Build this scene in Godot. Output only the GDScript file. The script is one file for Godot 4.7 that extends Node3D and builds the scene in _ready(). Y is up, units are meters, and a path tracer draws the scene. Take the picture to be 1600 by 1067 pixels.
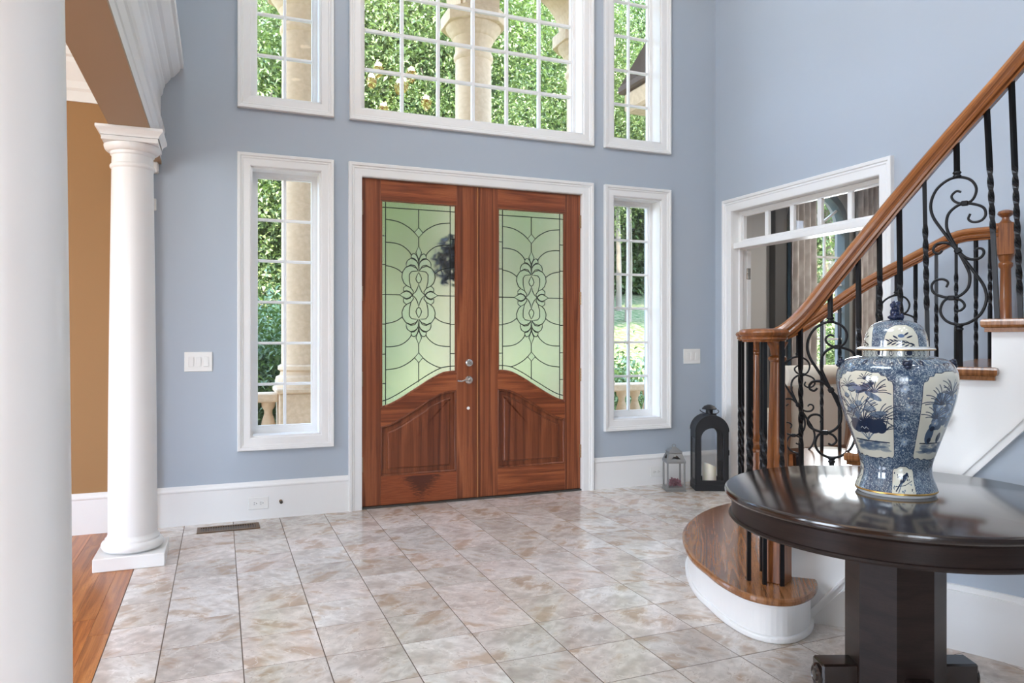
extends Node3D
# A two-storey entrance hall: double front doors between tall windows, a curved stair at the right, a colonnade at the left.
# x runs along the front wall, z towards the camera, the inner face of the front wall is z = 0.

const SC := Vector2(1.36, 4.14)      # centre of the curved stair in plan (x, z)
const RISE := 0.195
const R_IN := 1.66
const R_OUT := 3.12
const WALL_R := 4.205

var M := {}
var taken := {}
var rng := RandomNumberGenerator.new()

func _ready() -> void:
	rng.seed = 7
	camera_and_light()
	materials()
	room_shell()
	front_windows()
	front_doors()
	study_opening()
	floors()
	colonnade()
	staircase()
	railings()
	round_table()
	ginger_jar()
	lanterns()
	fittings()
	study_room()
	lamps()
	porch()
	garden()

func camera_and_light() -> void:
	var cam := Camera3D.new()
	cam.name = "camera"
	add_child(cam)
	cam.position = Vector3(0, 1.287, 5.485)
	cam.rotation.y = -0.381566
	cam.near = 0.05
	cam.far = 400.0
	# the picture's eye level lies a little above its middle: a slightly shifted lens
	cam.projection = Camera3D.PROJECTION_FRUSTUM
	cam.size = 0.05 * 1067.0 / 1137.06
	cam.frustum_offset = Vector2(0, -0.05 * 5.185 / 1137.06)
	cam.current = true
	var we := WorldEnvironment.new()
	we.name = "environment"
	var e := Environment.new()
	var sm := ProceduralSkyMaterial.new()
	sm.sky_top_color = Color(0.62, 0.76, 0.95)
	sm.sky_horizon_color = Color(0.90, 0.94, 0.98)
	sm.ground_bottom_color = Color(0.32, 0.33, 0.27)
	sm.ground_horizon_color = Color(0.55, 0.58, 0.52)
	sm.sky_energy_multiplier = 2.8
	var sky := Sky.new()
	sky.sky_material = sm
	e.background_mode = Environment.BG_SKY
	e.sky = sky
	e.tonemap_mode = Environment.TONE_MAPPER_LINEAR
	e.tonemap_exposure = 1.1
	e.sdfgi_enabled = true
	e.ssao_enabled = true
	e.ssil_enabled = true
	we.environment = e
	add_child(we)
	var sun := DirectionalLight3D.new()
	sun.name = "sun"
	sun.light_energy = 5.5
	sun.light_color = Color(1.0, 0.96, 0.88)
	sun.light_angular_distance = 1.5
	sun.shadow_enabled = true
	add_child(sun)
	sun.look_at_from_position(Vector3(-3.5, 9, 7), Vector3.ZERO)
	# daylight of the dining room's rear and side windows, the added clerestory and the study window
	area("rear_window_daylight", Vector3(-2.3, 1.6, 8.85), Vector3(0.15, 0, -1), Vector2(2.6, 2.5), 8.5, Color(0.97, 0.985, 1.0))
	area("added_clerestory_light", Vector3(-0.33, 4.65, 3.6), Vector3(1, -0.12, -0.25), Vector2(2.4, 1.2), 10.0, Color(0.93, 0.97, 1.0))
	area("dining_window_daylight", Vector3(-4.3, 1.7, 3.2), Vector3(1, 0, 0), Vector2(2.6, 2.0), 12.0, Color(0.97, 0.985, 1.0))
	area("study_window_daylight", Vector3(6.4, 1.7, -0.72), Vector3(0, 0, 1), Vector2(0.7, 1.5), 4.0, Color(0.95, 0.98, 1.0))

func area(called: String, at: Vector3, towards: Vector3, size: Vector2, energy: float, c: Color) -> void:
	var l := AreaLight3D.new()
	l.name = called
	l.area_size = size
	l.light_energy = energy
	l.light_color = c
	l.area_range = 30.0
	l.area_attenuation = 2.0
	l.shadow_enabled = true
	add_child(l)
	l.look_at_from_position(at, at + towards, Vector3.UP if absf(towards.normalized().y) < 0.9 else Vector3.FORWARD)

# ------------------------------------------------------------------ helpers

func numbered(n: String) -> String:
	if not taken.has(n):
		taken[n] = 0
		return n
	taken[n] += 1
	return "%s_%03d" % [n, taken[n]]

func tag(o: Node, label: String, category: String, group := "", kind := "") -> void:
	o.set_meta("label", label)
	o.set_meta("category", category)
	if group != "":
		o.set_meta("group", group)
	if kind != "":
		o.set_meta("kind", kind)

func thing(called: String, label: String, category: String, at := Vector3.ZERO, turn := 0.0, group := "") -> Node3D:
	var o := Node3D.new()
	o.name = numbered(called)
	add_child(o)
	o.position = at
	o.rotation.y = turn
	tag(o, label, category, group)
	return o

func setting(called: String, label: String, category: String) -> Node3D:
	var o := thing(called, label, category)
	o.set_meta("kind", "structure")
	return o

func ST() -> SurfaceTool:
	var st := SurfaceTool.new()
	st.begin(Mesh.PRIMITIVE_TRIANGLES)
	st.set_smooth_group(-1)
	return st

func mesh_of(st: SurfaceTool) -> ArrayMesh:
	st.generate_normals()
	return st.commit()

func part(called: String, st: SurfaceTool, m: Material, parent: Node) -> MeshInstance3D:
	return put(called, mesh_of(st), m, parent)

func put(called: String, mesh: Mesh, m: Material, parent: Node, at := Vector3.ZERO) -> MeshInstance3D:
	var o := MeshInstance3D.new()
	o.name = called
	o.mesh = mesh
	o.material_override = m
	o.position = at
	parent.add_child(o, true)
	return o

func solid(called: String, label: String, category: String, st: SurfaceTool, m: Material, group := "", kind := "") -> MeshInstance3D:
	var o := put(numbered(called), mesh_of(st), m, self)
	tag(o, label, category, group, kind)
	return o

func boxpart(called: String, lo: Vector3, hi: Vector3, m: Material, parent: Node, ch := 0.0) -> MeshInstance3D:
	var st := ST()
	cbox(st, lo, hi, ch)
	return part(called, st, m, parent)

# a flat convex face; n is about the outward normal
func face(st: SurfaceTool, p: Array, n: Vector3, uv: Array = []) -> void:
	var a: Vector3 = p[0]
	var k := Vector3.ZERO
	for i in range(1, p.size() - 1):
		k += (p[i] - a).cross(p[i + 1] - a)
	var flip := k.dot(n) > 0.0
	for i in range(1, p.size() - 1):
		var ids := [0, i + 1, i] if flip else [0, i, i + 1]
		for j in ids:
			if uv.size():
				st.set_uv(uv[j])
			st.add_vertex(p[j])

func cbox(st: SurfaceTool, lo: Vector3, hi: Vector3, ch := 0.0, T := Transform3D()) -> void:
	var c := (lo + hi) * 0.5
	var h := (hi - lo) * 0.5
	h = h.abs()
	ch = minf(ch, minf(h.x, minf(h.y, h.z)) * 0.8)
	var ax := [Vector3.RIGHT, Vector3.UP, Vector3.BACK]
	for i in 3:
		var j := (i + 1) % 3
		var k := (i + 2) % 3
		for s in [-1.0, 1.0]:
			var f := []
			for q in [[-1, -1], [1, -1], [1, 1], [-1, 1]]:
				f.append(T * (c + ax[i] * (s * h[i]) + ax[j] * (q[0] * (h[j] - ch)) + ax[k] * (q[1] * (h[k] - ch))))
			face(st, f, T.basis * (ax[i] * s))
			if ch > 0.0:
				for s2 in [-1.0, 1.0]:
					var e := []
					for q in [-1.0, 1.0]:
						e.append(T * (c + ax[i] * (s * h[i]) + ax[j] * (s2 * (h[j] - ch)) + ax[k] * (q * (h[k] - ch))))
					for q in [1.0, -1.0]:
						e.append(T * (c + ax[i] * (s * (h[i] - ch)) + ax[j] * (s2 * h[j]) + ax[k] * (q * (h[k] - ch))))
					face(st, e, T.basis * (ax[i] * s + ax[j] * s2))
	if ch > 0.0:
		for sx in [-1.0, 1.0]:
			for sy in [-1.0, 1.0]:
				for sz in [-1.0, 1.0]:
					var s := Vector3(sx, sy, sz)
					var p := []
					for i in 3:
						var d := h - Vector3(ch, ch, ch)
						d[i] = h[i]
						p.append(T * (c + d * s))
					face(st, p, T.basis * s)

# profile: Vector2(radius, height) bottom to top on the outside
func lathe(st: SurfaceTool, prof: Array, seg := 32, at := Vector3.ZERO, sharp := 38.0, uv_h := 0.0) -> void:
	var g := 0
	for i in prof.size() - 1:
		var a: Vector2 = prof[i]
		var b: Vector2 = prof[i + 1]
		if i > 0 and absf((a - Vector2(prof[i - 1])).angle_to(b - a)) > deg_to_rad(sharp):
			g += 1
		st.set_smooth_group(g)
		var d := b - a
		for s in seg:
			var t0 := TAU * s / seg
			var t1 := TAU * (s + 1) / seg
			var d0 := Vector3(sin(t0), 0, cos(t0))
			var d1 := Vector3(sin(t1), 0, cos(t1))
			var n := (d0 + d1) * 0.5 * d.y - Vector3.UP * d.x
			var q := []
			var w := []
			if a.x > 1e-5:
				q = [at + d0 * a.x + Vector3.UP * a.y, at + d1 * a.x + Vector3.UP * a.y]
				w = [Vector2(float(s) / seg, 1.0 - a.y / maxf(uv_h, 1e-6)), Vector2(float(s + 1) / seg, 1.0 - a.y / maxf(uv_h, 1e-6))]
			else:
				q = [at + Vector3.UP * a.y]
				w = [Vector2((s + 0.5) / seg, 1.0 - a.y / maxf(uv_h, 1e-6))]
			if b.x > 1e-5:
				q.append(at + d1 * b.x + Vector3.UP * b.y)
				q.append(at + d0 * b.x + Vector3.UP * b.y)
				w.append(Vector2(float(s + 1) / seg, 1.0 - b.y / maxf(uv_h, 1e-6)))
				w.append(Vector2(float(s) / seg, 1.0 - b.y / maxf(uv_h, 1e-6)))
			else:
				q.append(at + Vector3.UP * b.y)
				w.append(Vector2((s + 0.5) / seg, 1.0 - b.y / maxf(uv_h, 1e-6)))
			face(st, q, n, w if uv_h > 0.0 else [])
	st.set_smooth_group(-1)

func disc(st: SurfaceTool, r: float, y: float, up: float, seg := 32, at := Vector3.ZERO) -> void:
	var p := []
	for s in seg:
		p.append(at + Vector3(sin(TAU * s / seg) * r, y, cos(TAU * s / seg) * r))
	face(st, p, Vector3.UP * up)

func circle2(r: float, n: int) -> Array:
	var p := []
	for i in n:
		p.append(Vector2(cos(TAU * i / n), sin(TAU * i / n)) * r)
	return p

# sweep a closed profile (Vector2: across, along up) along points; up is the reference direction
func sweep(st: SurfaceTool, path: Array, prof: Array, up := Vector3.UP, closed := false, smooth := true, twist: Array = [], uv_scale := 0.0, taper: Array = []) -> void:
	var n := path.size()
	var rings := []
	var lens := [0.0]
	for i in n:
		var a: Vector3 = path[(i - 1 + n) % n] if (closed or i > 0) else path[i]
		var b: Vector3 = path[(i + 1) % n] if (closed or i < n - 1) else path[i]
		var t := (b - a).normalized()
		var sd := t.cross(up)
		if sd.length() < 1e-4:
			sd = t.cross(Vector3.FORWARD)
		sd = sd.normalized()
		var u := sd.cross(t).normalized()
		var tw: float = twist[i] if twist.size() else 0.0
		var k: float = taper[i] if taper.size() else 1.0
		var r := []
		for q in prof:
			var v: Vector2 = Vector2(q).rotated(tw) * k
			r.append(path[i] + sd * v.x + u * v.y)
		rings.append(r)
		if i > 0:
			lens.append(lens[i - 1] + (Vector3(path[i]) - Vector3(path[i - 1])).length())
	var m := prof.size()
	var around := [0.0]
	for j in m:
		around.append(around[j] + (Vector2(prof[(j + 1) % m]) - Vector2(prof[j])).length())
	st.set_smooth_group(0 if smooth else -1)
	for i in (n if closed else n - 1):
		var r0: Array = rings[i]
		var r1: Array = rings[(i + 1) % n]
		var c := (Vector3(path[i]) + Vector3(path[(i + 1) % n])) * 0.5
		for j in m:
			var j2 := (j + 1) % m
			var p := [r0[j], r1[j], r1[j2], r0[j2]]
			var nn: Vector3 = (p[0] + p[1] + p[2] + p[3]) * 0.25 - c
			var w := []
			if uv_scale > 0.0:
				var l1: float = lens[i + 1] if i + 1 < n else lens[i] + 0.01
				w = [Vector2(around[j], lens[i]) / uv_scale, Vector2(around[j], l1) / uv_scale, Vector2(around[j + 1], l1) / uv_scale, Vector2(around[j + 1], lens[i]) / uv_scale]
			face(st, p, nn, w)
	if not closed:
		st.set_smooth_group(-1)
		var zero := []
		if uv_scale > 0.0:
			for j in m:
				zero.append(Vector2(prof[j]) / uv_scale)
		face(st, rings[0], Vector3(path[0]) - Vector3(path[1]), zero)
		face(st, rings[n - 1], Vector3(path[n - 1]) - Vector3(path[n - 2]), zero)
	st.set_smooth_group(-1)

# extrude a 2D outline from depth d0 to d1 (local z of T), edges rounded by b
func prism(st: SurfaceTool, poly: PackedVector2Array, d0: float, d1: float, b := 0.0, T := Transform3D(), front_only := false) -> void:
	if Geometry2D.is_polygon_clockwise(poly):
		poly.reverse()
	var n := poly.size()
	var inset := PackedVector2Array()
	for i in n:
		var e0 := (poly[i] - poly[(i - 1 + n) % n]).normalized()
		var e1 := (poly[(i + 1) % n] - poly[i]).normalized()
		var m := (Vector2(-e0.y, e0.x) + Vector2(-e1.y, e1.x))
		m = m / maxf(0.4, m.length_squared() * 0.5)
		inset.append(poly[i] + m * b)
	var rings := []
	if b > 0.0:
		if front_only:
			rings = [[poly, d0], [poly, d1 - b], [lerp_poly(poly, inset, 0.3), d1 - 0.3 * b], [inset, d1]]
		else:
			rings = [[inset, d0], [lerp_poly(poly, inset, 0.3), d0 + 0.3 * b], [poly, d0 + b], [poly, d1 - b], [lerp_poly(poly, inset, 0.3), d1 - 0.3 * b], [inset, d1]]
	else:
		rings = [[poly, d0], [poly, d1]]
	for k in rings.size() - 1:
		var p0: PackedVector2Array = rings[k][0]
		var p1: PackedVector2Array = rings[k + 1][0]
		var z0: float = rings[k][1]
		var z1: float = rings[k + 1][1]
		for i in n:
			var j := (i + 1) % n
			var e := poly[j] - poly[i]
			if e.length() < 1e-6:
				continue
			var nn := Vector3(e.y, -e.x, 0).normalized()
			nn.z = 0.5 * signf(k - (rings.size() - 2) * 0.5) if b > 0.0 and k != (rings.size() - 2) / 2 else 0.0
			face(st, [T * Vector3(p0[i].x, p0[i].y, z0), T * Vector3(p1[i].x, p1[i].y, z1), T * Vector3(p1[j].x, p1[j].y, z1), T * Vector3(p0[j].x, p0[j].y, z0)], T.basis * nn)
	for k in [0, rings.size() - 1]:
		var p: PackedVector2Array = rings[k][0]
		var z: float = rings[k][1]
		var ids := Geometry2D.triangulate_polygon(poly)
		for i in range(0, ids.size(), 3):
			face(st, [T * Vector3(p[ids[i]].x, p[ids[i]].y, z), T * Vector3(p[ids[i + 1]].x, p[ids[i + 1]].y, z), T * Vector3(p[ids[i + 2]].x, p[ids[i + 2]].y, z)], T.basis * Vector3(0, 0, -1.0 if k == 0 else 1.0))

func lerp_poly(a: PackedVector2Array, b: PackedVector2Array, t: float) -> PackedVector2Array:
	var r := PackedVector2Array()
	for i in a.size():
		r.append(a[i].lerp(b[i], t))
	return r

# lying flat: outline in (x, z), from height y0 to y1
func slab(st: SurfaceTool, poly: PackedVector2Array, y0: float, y1: float, b := 0.0) -> void:
	prism(st, poly, y0, y1, b, Transform3D(Vector3(1, 0, 0), Vector3(0, 0, 1), Vector3(0, 1, 0), Vector3.ZERO))

# a plate between two outlines with the same number of points
func ring_prism(st: SurfaceTool, o: PackedVector2Array, i: PackedVector2Array, d0: float, d1: float, T := Transform3D()) -> void:
	var n := o.size()
	for k in n:
		var j := (k + 1) % n
		for z in [d0, d1]:
			face(st, [T * Vector3(o[k].x, o[k].y, z), T * Vector3(o[j].x, o[j].y, z), T * Vector3(i[j].x, i[j].y, z), T * Vector3(i[k].x, i[k].y, z)], T.basis * Vector3(0, 0, 1.0 if z == d1 else -1.0))
		var m := (i[k] + i[j] - o[k] - o[j]) * 0.5
		for q in [[o, -1.0], [i, 1.0]]:
			var p: PackedVector2Array = q[0]
			if (p[j] - p[k]).length() < 1e-6:
				continue
			var e := p[j] - p[k]
			var nn := Vector2(e.y, -e.x)
			if nn.dot(m) * q[1] < 0.0:
				nn = -nn
			face(st, [T * Vector3(p[k].x, p[k].y, d0), T * Vector3(p[k].x, p[k].y, d1), T * Vector3(p[j].x, p[j].y, d1), T * Vector3(p[j].x, p[j].y, d0)], T.basis * Vector3(nn.x, nn.y, 0))

func V2(a: Array) -> PackedVector2Array:
	var r := PackedVector2Array()
	for q in a:
		r.append(q if q is Vector2 else Vector2(q[0], q[1]))
	return r

func rect2(x0: float, y0: float, x1: float, y1: float) -> PackedVector2Array:
	return PackedVector2Array([Vector2(x0, y0), Vector2(x1, y0), Vector2(x1, y1), Vector2(x0, y1)])

# smooth curve through points
func curve2(p: Array, k := 6) -> Array:
	var r := []
	for i in p.size() - 1:
		var a: Vector2 = p[maxi(i - 1, 0)]
		var b: Vector2 = p[i]
		var c: Vector2 = p[i + 1]
		var d: Vector2 = p[mini(i + 2, p.size() - 1)]
		for s in k:
			r.append(b.cubic_interpolate(c, a, d, float(s) / k))
	r.append(p[p.size() - 1])
	return r

func pts(a: Array, s := 1.0, off := Vector2.ZERO) -> Array:
	var r := []
	for i in range(0, a.size(), 2):
		r.append(Vector2(a[i], a[i + 1]) * s + off)
	return r

func ellipsoid(st: SurfaceTool, c: Vector3, r: Vector3, B := Basis(), seg := 16, rows := 10) -> void:
	st.set_smooth_group(0)
	for i in rows:
		var a0 := PI * i / rows - PI / 2
		var a1 := PI * (i + 1) / rows - PI / 2
		for s in seg:
			var q := []
			for w in [[a0, s], [a1, s], [a1, s + 1], [a0, s + 1]]:
				var t: float = TAU * w[1] / seg
				q.append(Vector3(cos(w[0]) * sin(t), sin(w[0]), cos(w[0]) * cos(t)))
			if i == 0:
				q.remove_at(3)
			elif i == rows - 1:
				q.remove_at(2)
			var p := []
			var n := Vector3.ZERO
			for v in q:
				p.append(c + B * (v * r))
				n += v
			face(st, p, B * n)
	st.set_smooth_group(-1)

# interpolate a table of [x, y] pairs
func table(t: Array, x: float) -> float:
	if x <= t[0][0]:
		return t[0][1]
	for i in t.size() - 1:
		if x <= t[i + 1][0]:
			return lerpf(t[i][1], t[i + 1][1], (x - t[i][0]) / (t[i + 1][0] - t[i][0]))
	return t[-1][1]

# ------------------------------------------------------------------ materials

func rgb(r: float, g: float, b: float, a := 1.0) -> Color:
	return Color(r / 255.0, g / 255.0, b / 255.0, a)

func mat(c: Color, rough := 0.5, metal := 0.0, spec := 0.5) -> StandardMaterial3D:
	var m := StandardMaterial3D.new()
	m.albedo_color = c
	m.roughness = rough
	m.metallic = metal
	m.metallic_specular = spec
	return m

func noise(kind: int, freq: float, seed_: int, octaves := 4, warp := 0.0) -> FastNoiseLite:
	var n := FastNoiseLite.new()
	n.noise_type = kind
	n.frequency = freq
	n.seed = seed_
	n.fractal_octaves = octaves
	if warp > 0.0:
		n.domain_warp_enabled = true
		n.domain_warp_amplitude = warp
		n.domain_warp_frequency = freq * 0.8
		n.domain_warp_fractal_octaves = 3
	return n

func tex(im: Image) -> ImageTexture:
	return ImageTexture.create_from_image(im)

# grain runs along the height of the picture (or its width when across)
func wood(dark: Color, mid: Color, light: Color, seed_: int, bands: float, across := false, size := 512, pores := 0.5) -> ImageTexture:
	var im := Image.create(size, size, false, Image.FORMAT_RGB8)
	var broad := noise(FastNoiseLite.TYPE_SIMPLEX_SMOOTH, 1.0, seed_, 3)
	var fine := noise(FastNoiseLite.TYPE_SIMPLEX, 1.0, seed_ + 5, 2)
	for y in size:
		for x in size:
			# repeat without a seam: the noise runs round two circles
			var u := TAU * x / size
			var v := TAU * y / size
			var w := broad.get_noise_3d(cos(u) * 0.55 + 3.0, sin(u) * 0.55, sin(v) * 0.12 + cos(v) * 0.1)
			var rings := 0.5 + 0.5 * sin((float(x) / size * bands + w * bands * 0.55) * TAU)
			var streak := fine.get_noise_3d(cos(u) * 26.0, sin(u) * 26.0, sin(v) * 0.9 + cos(v) * 0.7)
			var pore := fine.get_noise_3d(cos(u) * 60.0 + 90.0, sin(u) * 60.0, sin(v) * 4.0 + cos(v) * 3.1)
			var t := clampf(rings * 0.45 + w * 0.5 + 0.3 + streak * 0.35, 0.0, 1.0)
			var c := dark.lerp(mid, t * 2.0) if t < 0.5 else mid.lerp(light, t * 2.0 - 1.0)
			if pore > 0.25:
				c = c.lerp(dark, minf(1.0, (pore - 0.25) * 2.5) * pores)
			if across:
				im.set_pixel(y, x, c)
			else:
				im.set_pixel(x, y, c)
	return tex(im)

func wood_mat(t: Texture2D, scale: float, rough: float, tint := Color.WHITE, coat := 0.0, tri := true) -> StandardMaterial3D:
	var m := mat(tint, rough)
	m.albedo_texture = t
	m.uv1_triplanar = tri
	m.uv1_scale = Vector3.ONE / scale
	if coat > 0.0:
		m.clearcoat_enabled = true
		m.clearcoat = coat
		m.clearcoat_roughness = 0.12
	return m

func marble() -> ImageTexture:
	var n := 1024
	var big := noise(FastNoiseLite.TYPE_SIMPLEX_SMOOTH, 0.003, 11, 4, 80.0).get_seamless_image(n, n).get_data()
	var vein := noise(FastNoiseLite.TYPE_SIMPLEX_SMOOTH, 0.004, 23, 3, 140.0)
	vein.fractal_type = FastNoiseLite.FRACTAL_RIDGED
	var veins := vein.get_seamless_image(n, n).get_data()
	var fine := noise(FastNoiseLite.TYPE_SIMPLEX, 0.018, 37, 5, 40.0).get_seamless_image(n, n).get_data()
	var streak := noise(FastNoiseLite.TYPE_SIMPLEX_SMOOTH, 0.003, 51, 5, 60.0).get_seamless_image(n, n).get_data()
	var im := Image.create(n, n, false, Image.FORMAT_RGB8)
	var pale := rgb(230, 226, 222)
	var beige := rgb(212, 203, 196)
	var tan_ := rgb(188, 165, 144)
	var white := rgb(238, 234, 230)
	var grey := rgb(158, 144, 134)
	for y in n:
		for x in n:
			var i := y * n + x
			# stretch the streaks along one direction of the slab
			var sx := (x * 2 + y * 2) % n
			var sy := posmod(x - y, n)
			var s := streak[sy * n + sx] / 255.0
			var b := big[i] / 255.0
			var f := fine[i] / 255.0
			var v := veins[i] / 255.0
			var c := pale.lerp(beige, clampf(b * 1.7 - 0.35, 0.0, 1.0))
			c = c.lerp(tan_, clampf((s - 0.54) * 4.0, 0.0, 1.0) * 0.72)
			c = c.lerp(grey, clampf((0.40 - s) * 4.0, 0.0, 1.0) * 0.32)
			c = c.lerp(white, clampf((v - 0.74) * 5.0, 0.0, 1.0) * 0.7)
			# thin healed cracks, brown and white
			c = c.lerp(grey, clampf(1.0 - absf(s - 0.5) * 80.0, 0.0, 1.0) * 0.8 * f)
			c = c.lerp(white, clampf(1.0 - absf(b - 0.52) * 70.0, 0.0, 1.0) * 0.8)
			var k := 0.94 + f * 0.11
			im.set_pixel(x, y, Color(c.r * k, c.g * k, c.b * k))
	return tex(im)

func materials() -> void:
	M.blue = mat(rgb(175, 184, 194), 0.55, 0.0, 0.4)
	M.brown = mat(rgb(160, 122, 82), 0.6, 0.0, 0.35)
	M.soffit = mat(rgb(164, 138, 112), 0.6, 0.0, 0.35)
	M.white = mat(rgb(236, 235, 233), 0.32, 0.0, 0.45)
	M.ceiling = mat(rgb(238, 238, 236), 0.8)
	M.plate = mat(rgb(235, 234, 230), 0.3)
	M.slot = mat(rgb(70, 66, 62), 0.6)
	M.grey_wall = mat(rgb(176, 177, 176), 0.7)
	M.dark_grey = mat(rgb(84, 84, 84), 0.65)
	M.iron = mat(rgb(30, 31, 34), 0.38, 0.5)
	M.brass = mat(rgb(186, 148, 92), 0.3, 1.0)
	M.hinge = mat(rgb(168, 140, 112), 0.35, 0.9)
	M.chrome = mat(rgb(214, 212, 208), 0.14, 1.0)
	M.lead = mat(rgb(24, 28, 26), 0.7)
	var g := mat(Color(1, 1, 1, 0.0), 0.02, 0.0, 0.35)
	g.transparency = BaseMaterial3D.TRANSPARENCY_ALPHA
	M.pane = g
	var og := mat(Color(0.98, 1.0, 0.98, 0.0), 0.27)
	og.refraction_enabled = true
	og.refraction_scale = 0.05
	og.transparency = BaseMaterial3D.TRANSPARENCY_ALPHA
	var hn := NoiseTexture2D.new()
	hn.width = 512
	hn.height = 512
	hn.seamless = true
	hn.noise = noise(FastNoiseLite.TYPE_SIMPLEX_SMOOTH, 0.02, 91, 3, 20.0)
	hn.as_normal_map = true
	hn.bump_strength = 6.0
	og.normal_enabled = true
	og.normal_texture = hn
	og.normal_scale = 0.5
	og.uv1_triplanar = true
	og.uv1_scale = Vector3.ONE * 4.0
	M.obscure = og
	var bg := mat(Color(0.97, 1.0, 0.98, 0.0), 0.12)
	bg.refraction_enabled = true
	bg.refraction_scale = 0.05
	bg.transparency = BaseMaterial3D.TRANSPARENCY_ALPHA
	M.bevel = bg
	M.tile = []
	var mt := marble()
	for tone in [Color(1, 1, 1), Color(0.96, 0.945, 0.93), Color(0.99, 0.97, 0.965), Color(0.93, 0.92, 0.91)]:
		var m := mat(tone, 0.16, 0.0, 0.5)
		m.albedo_texture = mt
		M.tile.append(m)
	M.grout = mat(rgb(96, 82, 70), 0.9)
	var oak_v := wood(rgb(128, 78, 44), rgb(176, 118, 72), rgb(205, 150, 98), 3, 5.0)
	M.plank = []
	for tone in [Color(1, 0.93, 0.84), Color(0.92, 0.82, 0.70), Color(1, 0.88, 0.74), Color(0.86, 0.76, 0.66)]:
		var m := wood_mat(oak_v, 0.35, 0.3, tone)
		M.plank.append(m)
	var tread := wood(rgb(100, 64, 38), rgb(142, 97, 60), rgb(168, 122, 82), 17, 6.0)
	M.tread = wood_mat(tread, 0.5, 0.22, Color(1.0, 0.96, 0.92), 0.4)
	M.tread.uv1_scale = Vector3(2.4, 2.4, 0.7)
	M.rail = wood_mat(tread, 0.3, 0.25, Color(0.95, 0.83, 0.66), 0.4, false)
	M.rail.uv1_scale = Vector3(3.5, 0.7, 1)
	M.newel = wood_mat(tread, 0.3, 0.3, Color(0.97, 0.85, 0.70), 0.3)
	M.newel.uv1_scale = Vector3(3.5, 0.8, 3.5)
	var mv := wood(rgb(82, 38, 20), rgb(136, 72, 41), rgb(172, 102, 62), 29, 3.0, false, 512, 0.3)
	var mh := wood(rgb(82, 38, 20), rgb(136, 72, 41), rgb(172, 102, 62), 31, 3.0, true, 512, 0.3)
	M.door_v = wood_mat(mv, 0.4, 0.4, Color(0.97, 0.97, 0.97), 0.08)
	M.door_v.uv1_scale = Vector3(2.6, 0.42, 2.6)
	M.door_h = wood_mat(mh, 0.4, 0.4, Color(1.0, 0.98, 0.95), 0.08)
	M.door_h.uv1_scale = Vector3(0.6, 2.6, 2.6)
	M.door_p = wood_mat(mv, 0.55, 0.38, Color(0.84, 0.82, 0.82), 0.08)
	M.door_p.uv1_scale = Vector3(1.7, 0.5, 1.7)
	M.door_p.uv1_offset = Vector3(0.3, 0.2, 0)
	M.door_edge = mat(rgb(196, 140, 86), 0.4)
	M.espresso = wood_mat(wood(rgb(26, 19, 17), rgb(38, 28, 25), rgb(47, 35, 31), 41, 4.0, true, 256, 0.4), 0.5, 0.16, Color.WHITE, 0.5)
	M.pedestal = M.espresso.duplicate()
	M.pedestal.clearcoat_enabled = false
	M.pedestal.roughness = 0.36
	M.pedestal.metallic_specular = 0.35
	M.vent = mat(rgb(112, 88, 66), 0.45, 0.6)
	M.black = mat(rgb(40, 41, 44), 0.5, 0.2)
	M.zinc = mat(rgb(150, 150, 149), 0.45, 0.7)
	M.wax = mat(rgb(240, 234, 218), 0.5)
	M.wax.subsurf_scatter_enabled = true
	M.wax.subsurf_scatter_strength = 0.3
	M.stone = mat(rgb(226, 199, 164), 0.85)
	var sn := NoiseTexture2D.new()
	sn.width = 256
	sn.height = 256
	sn.seamless = true
	sn.noise = noise(FastNoiseLite.TYPE_SIMPLEX, 0.03, 61, 5)
	var ramp := Gradient.new()
	ramp.colors = PackedColorArray([rgb(206, 178, 144), rgb(224, 198, 166)])
	sn.color_ramp = ramp
	M.stone = mat(Color.WHITE, 0.85)
	M.stone.albedo_texture = sn
	M.stone.uv1_triplanar = true
	M.stone.uv1_scale = Vector3.ONE * 1.5
	M.cream = mat(rgb(226, 222, 212), 0.85)
	M.frame_blue = mat(rgb(104, 118, 124), 0.5)
	M.lamp = mat(rgb(255, 236, 205), 0.5)
	M.lamp.emission_enabled = true
	M.lamp.emission = rgb(255, 176, 92)
	M.lamp.emission_energy_multiplier = 5.0
	M.can = mat(rgb(255, 248, 235), 0.5)
	M.can.emission_enabled = true
	M.can.emission = rgb(255, 244, 226)
	M.can.emission_energy_multiplier = 4.0

# ------------------------------------------------------------------ room shell

# wall of cells in the (a, y) plane with openings left out; put(lo, hi) places a block
func wall_cells(st: SurfaceTool, along: String, a0: float, a1: float, y0: float, y1: float, holes: Array, t0: float, t1: float) -> void:
	var xs := [a0, a1]
	var ys := [y0, y1]
	for h in holes:
		xs.append_array([clampf(h[0], a0, a1), clampf(h[1], a0, a1)])
		ys.append_array([h[2], h[3]])
	xs.sort()
	ys.sort()
	for i in xs.size() - 1:
		var run := -1.0
		for j in ys.size() - 1:
			if xs[i + 1] - xs[i] < 1e-4:
				continue
			var mid := Vector2((xs[i] + xs[i + 1]) * 0.5, (ys[j] + ys[j + 1]) * 0.5)
			var open: bool = ys[j + 1] - ys[j] < 1e-4
			var hole := false
			for h in holes:
				if mid.x > h[0] and mid.x < h[1] and mid.y > h[2] and mid.y < h[3]:
					hole = true
			if open:
				continue
			if hole:
				if run >= 0.0:
					block(st, along, xs[i], xs[i + 1], run, ys[j], t0, t1)
				run = -1.0
			elif run < 0.0:
				run = ys[j]
			if j == ys.size() - 2 and not hole:
				block(st, along, xs[i], xs[i + 1], run, ys[j + 1], t0, t1)
				run = -1.0
		if run >= 0.0:
			block(st, along, xs[i], xs[i + 1], run, y1, t0, t1)

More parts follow.
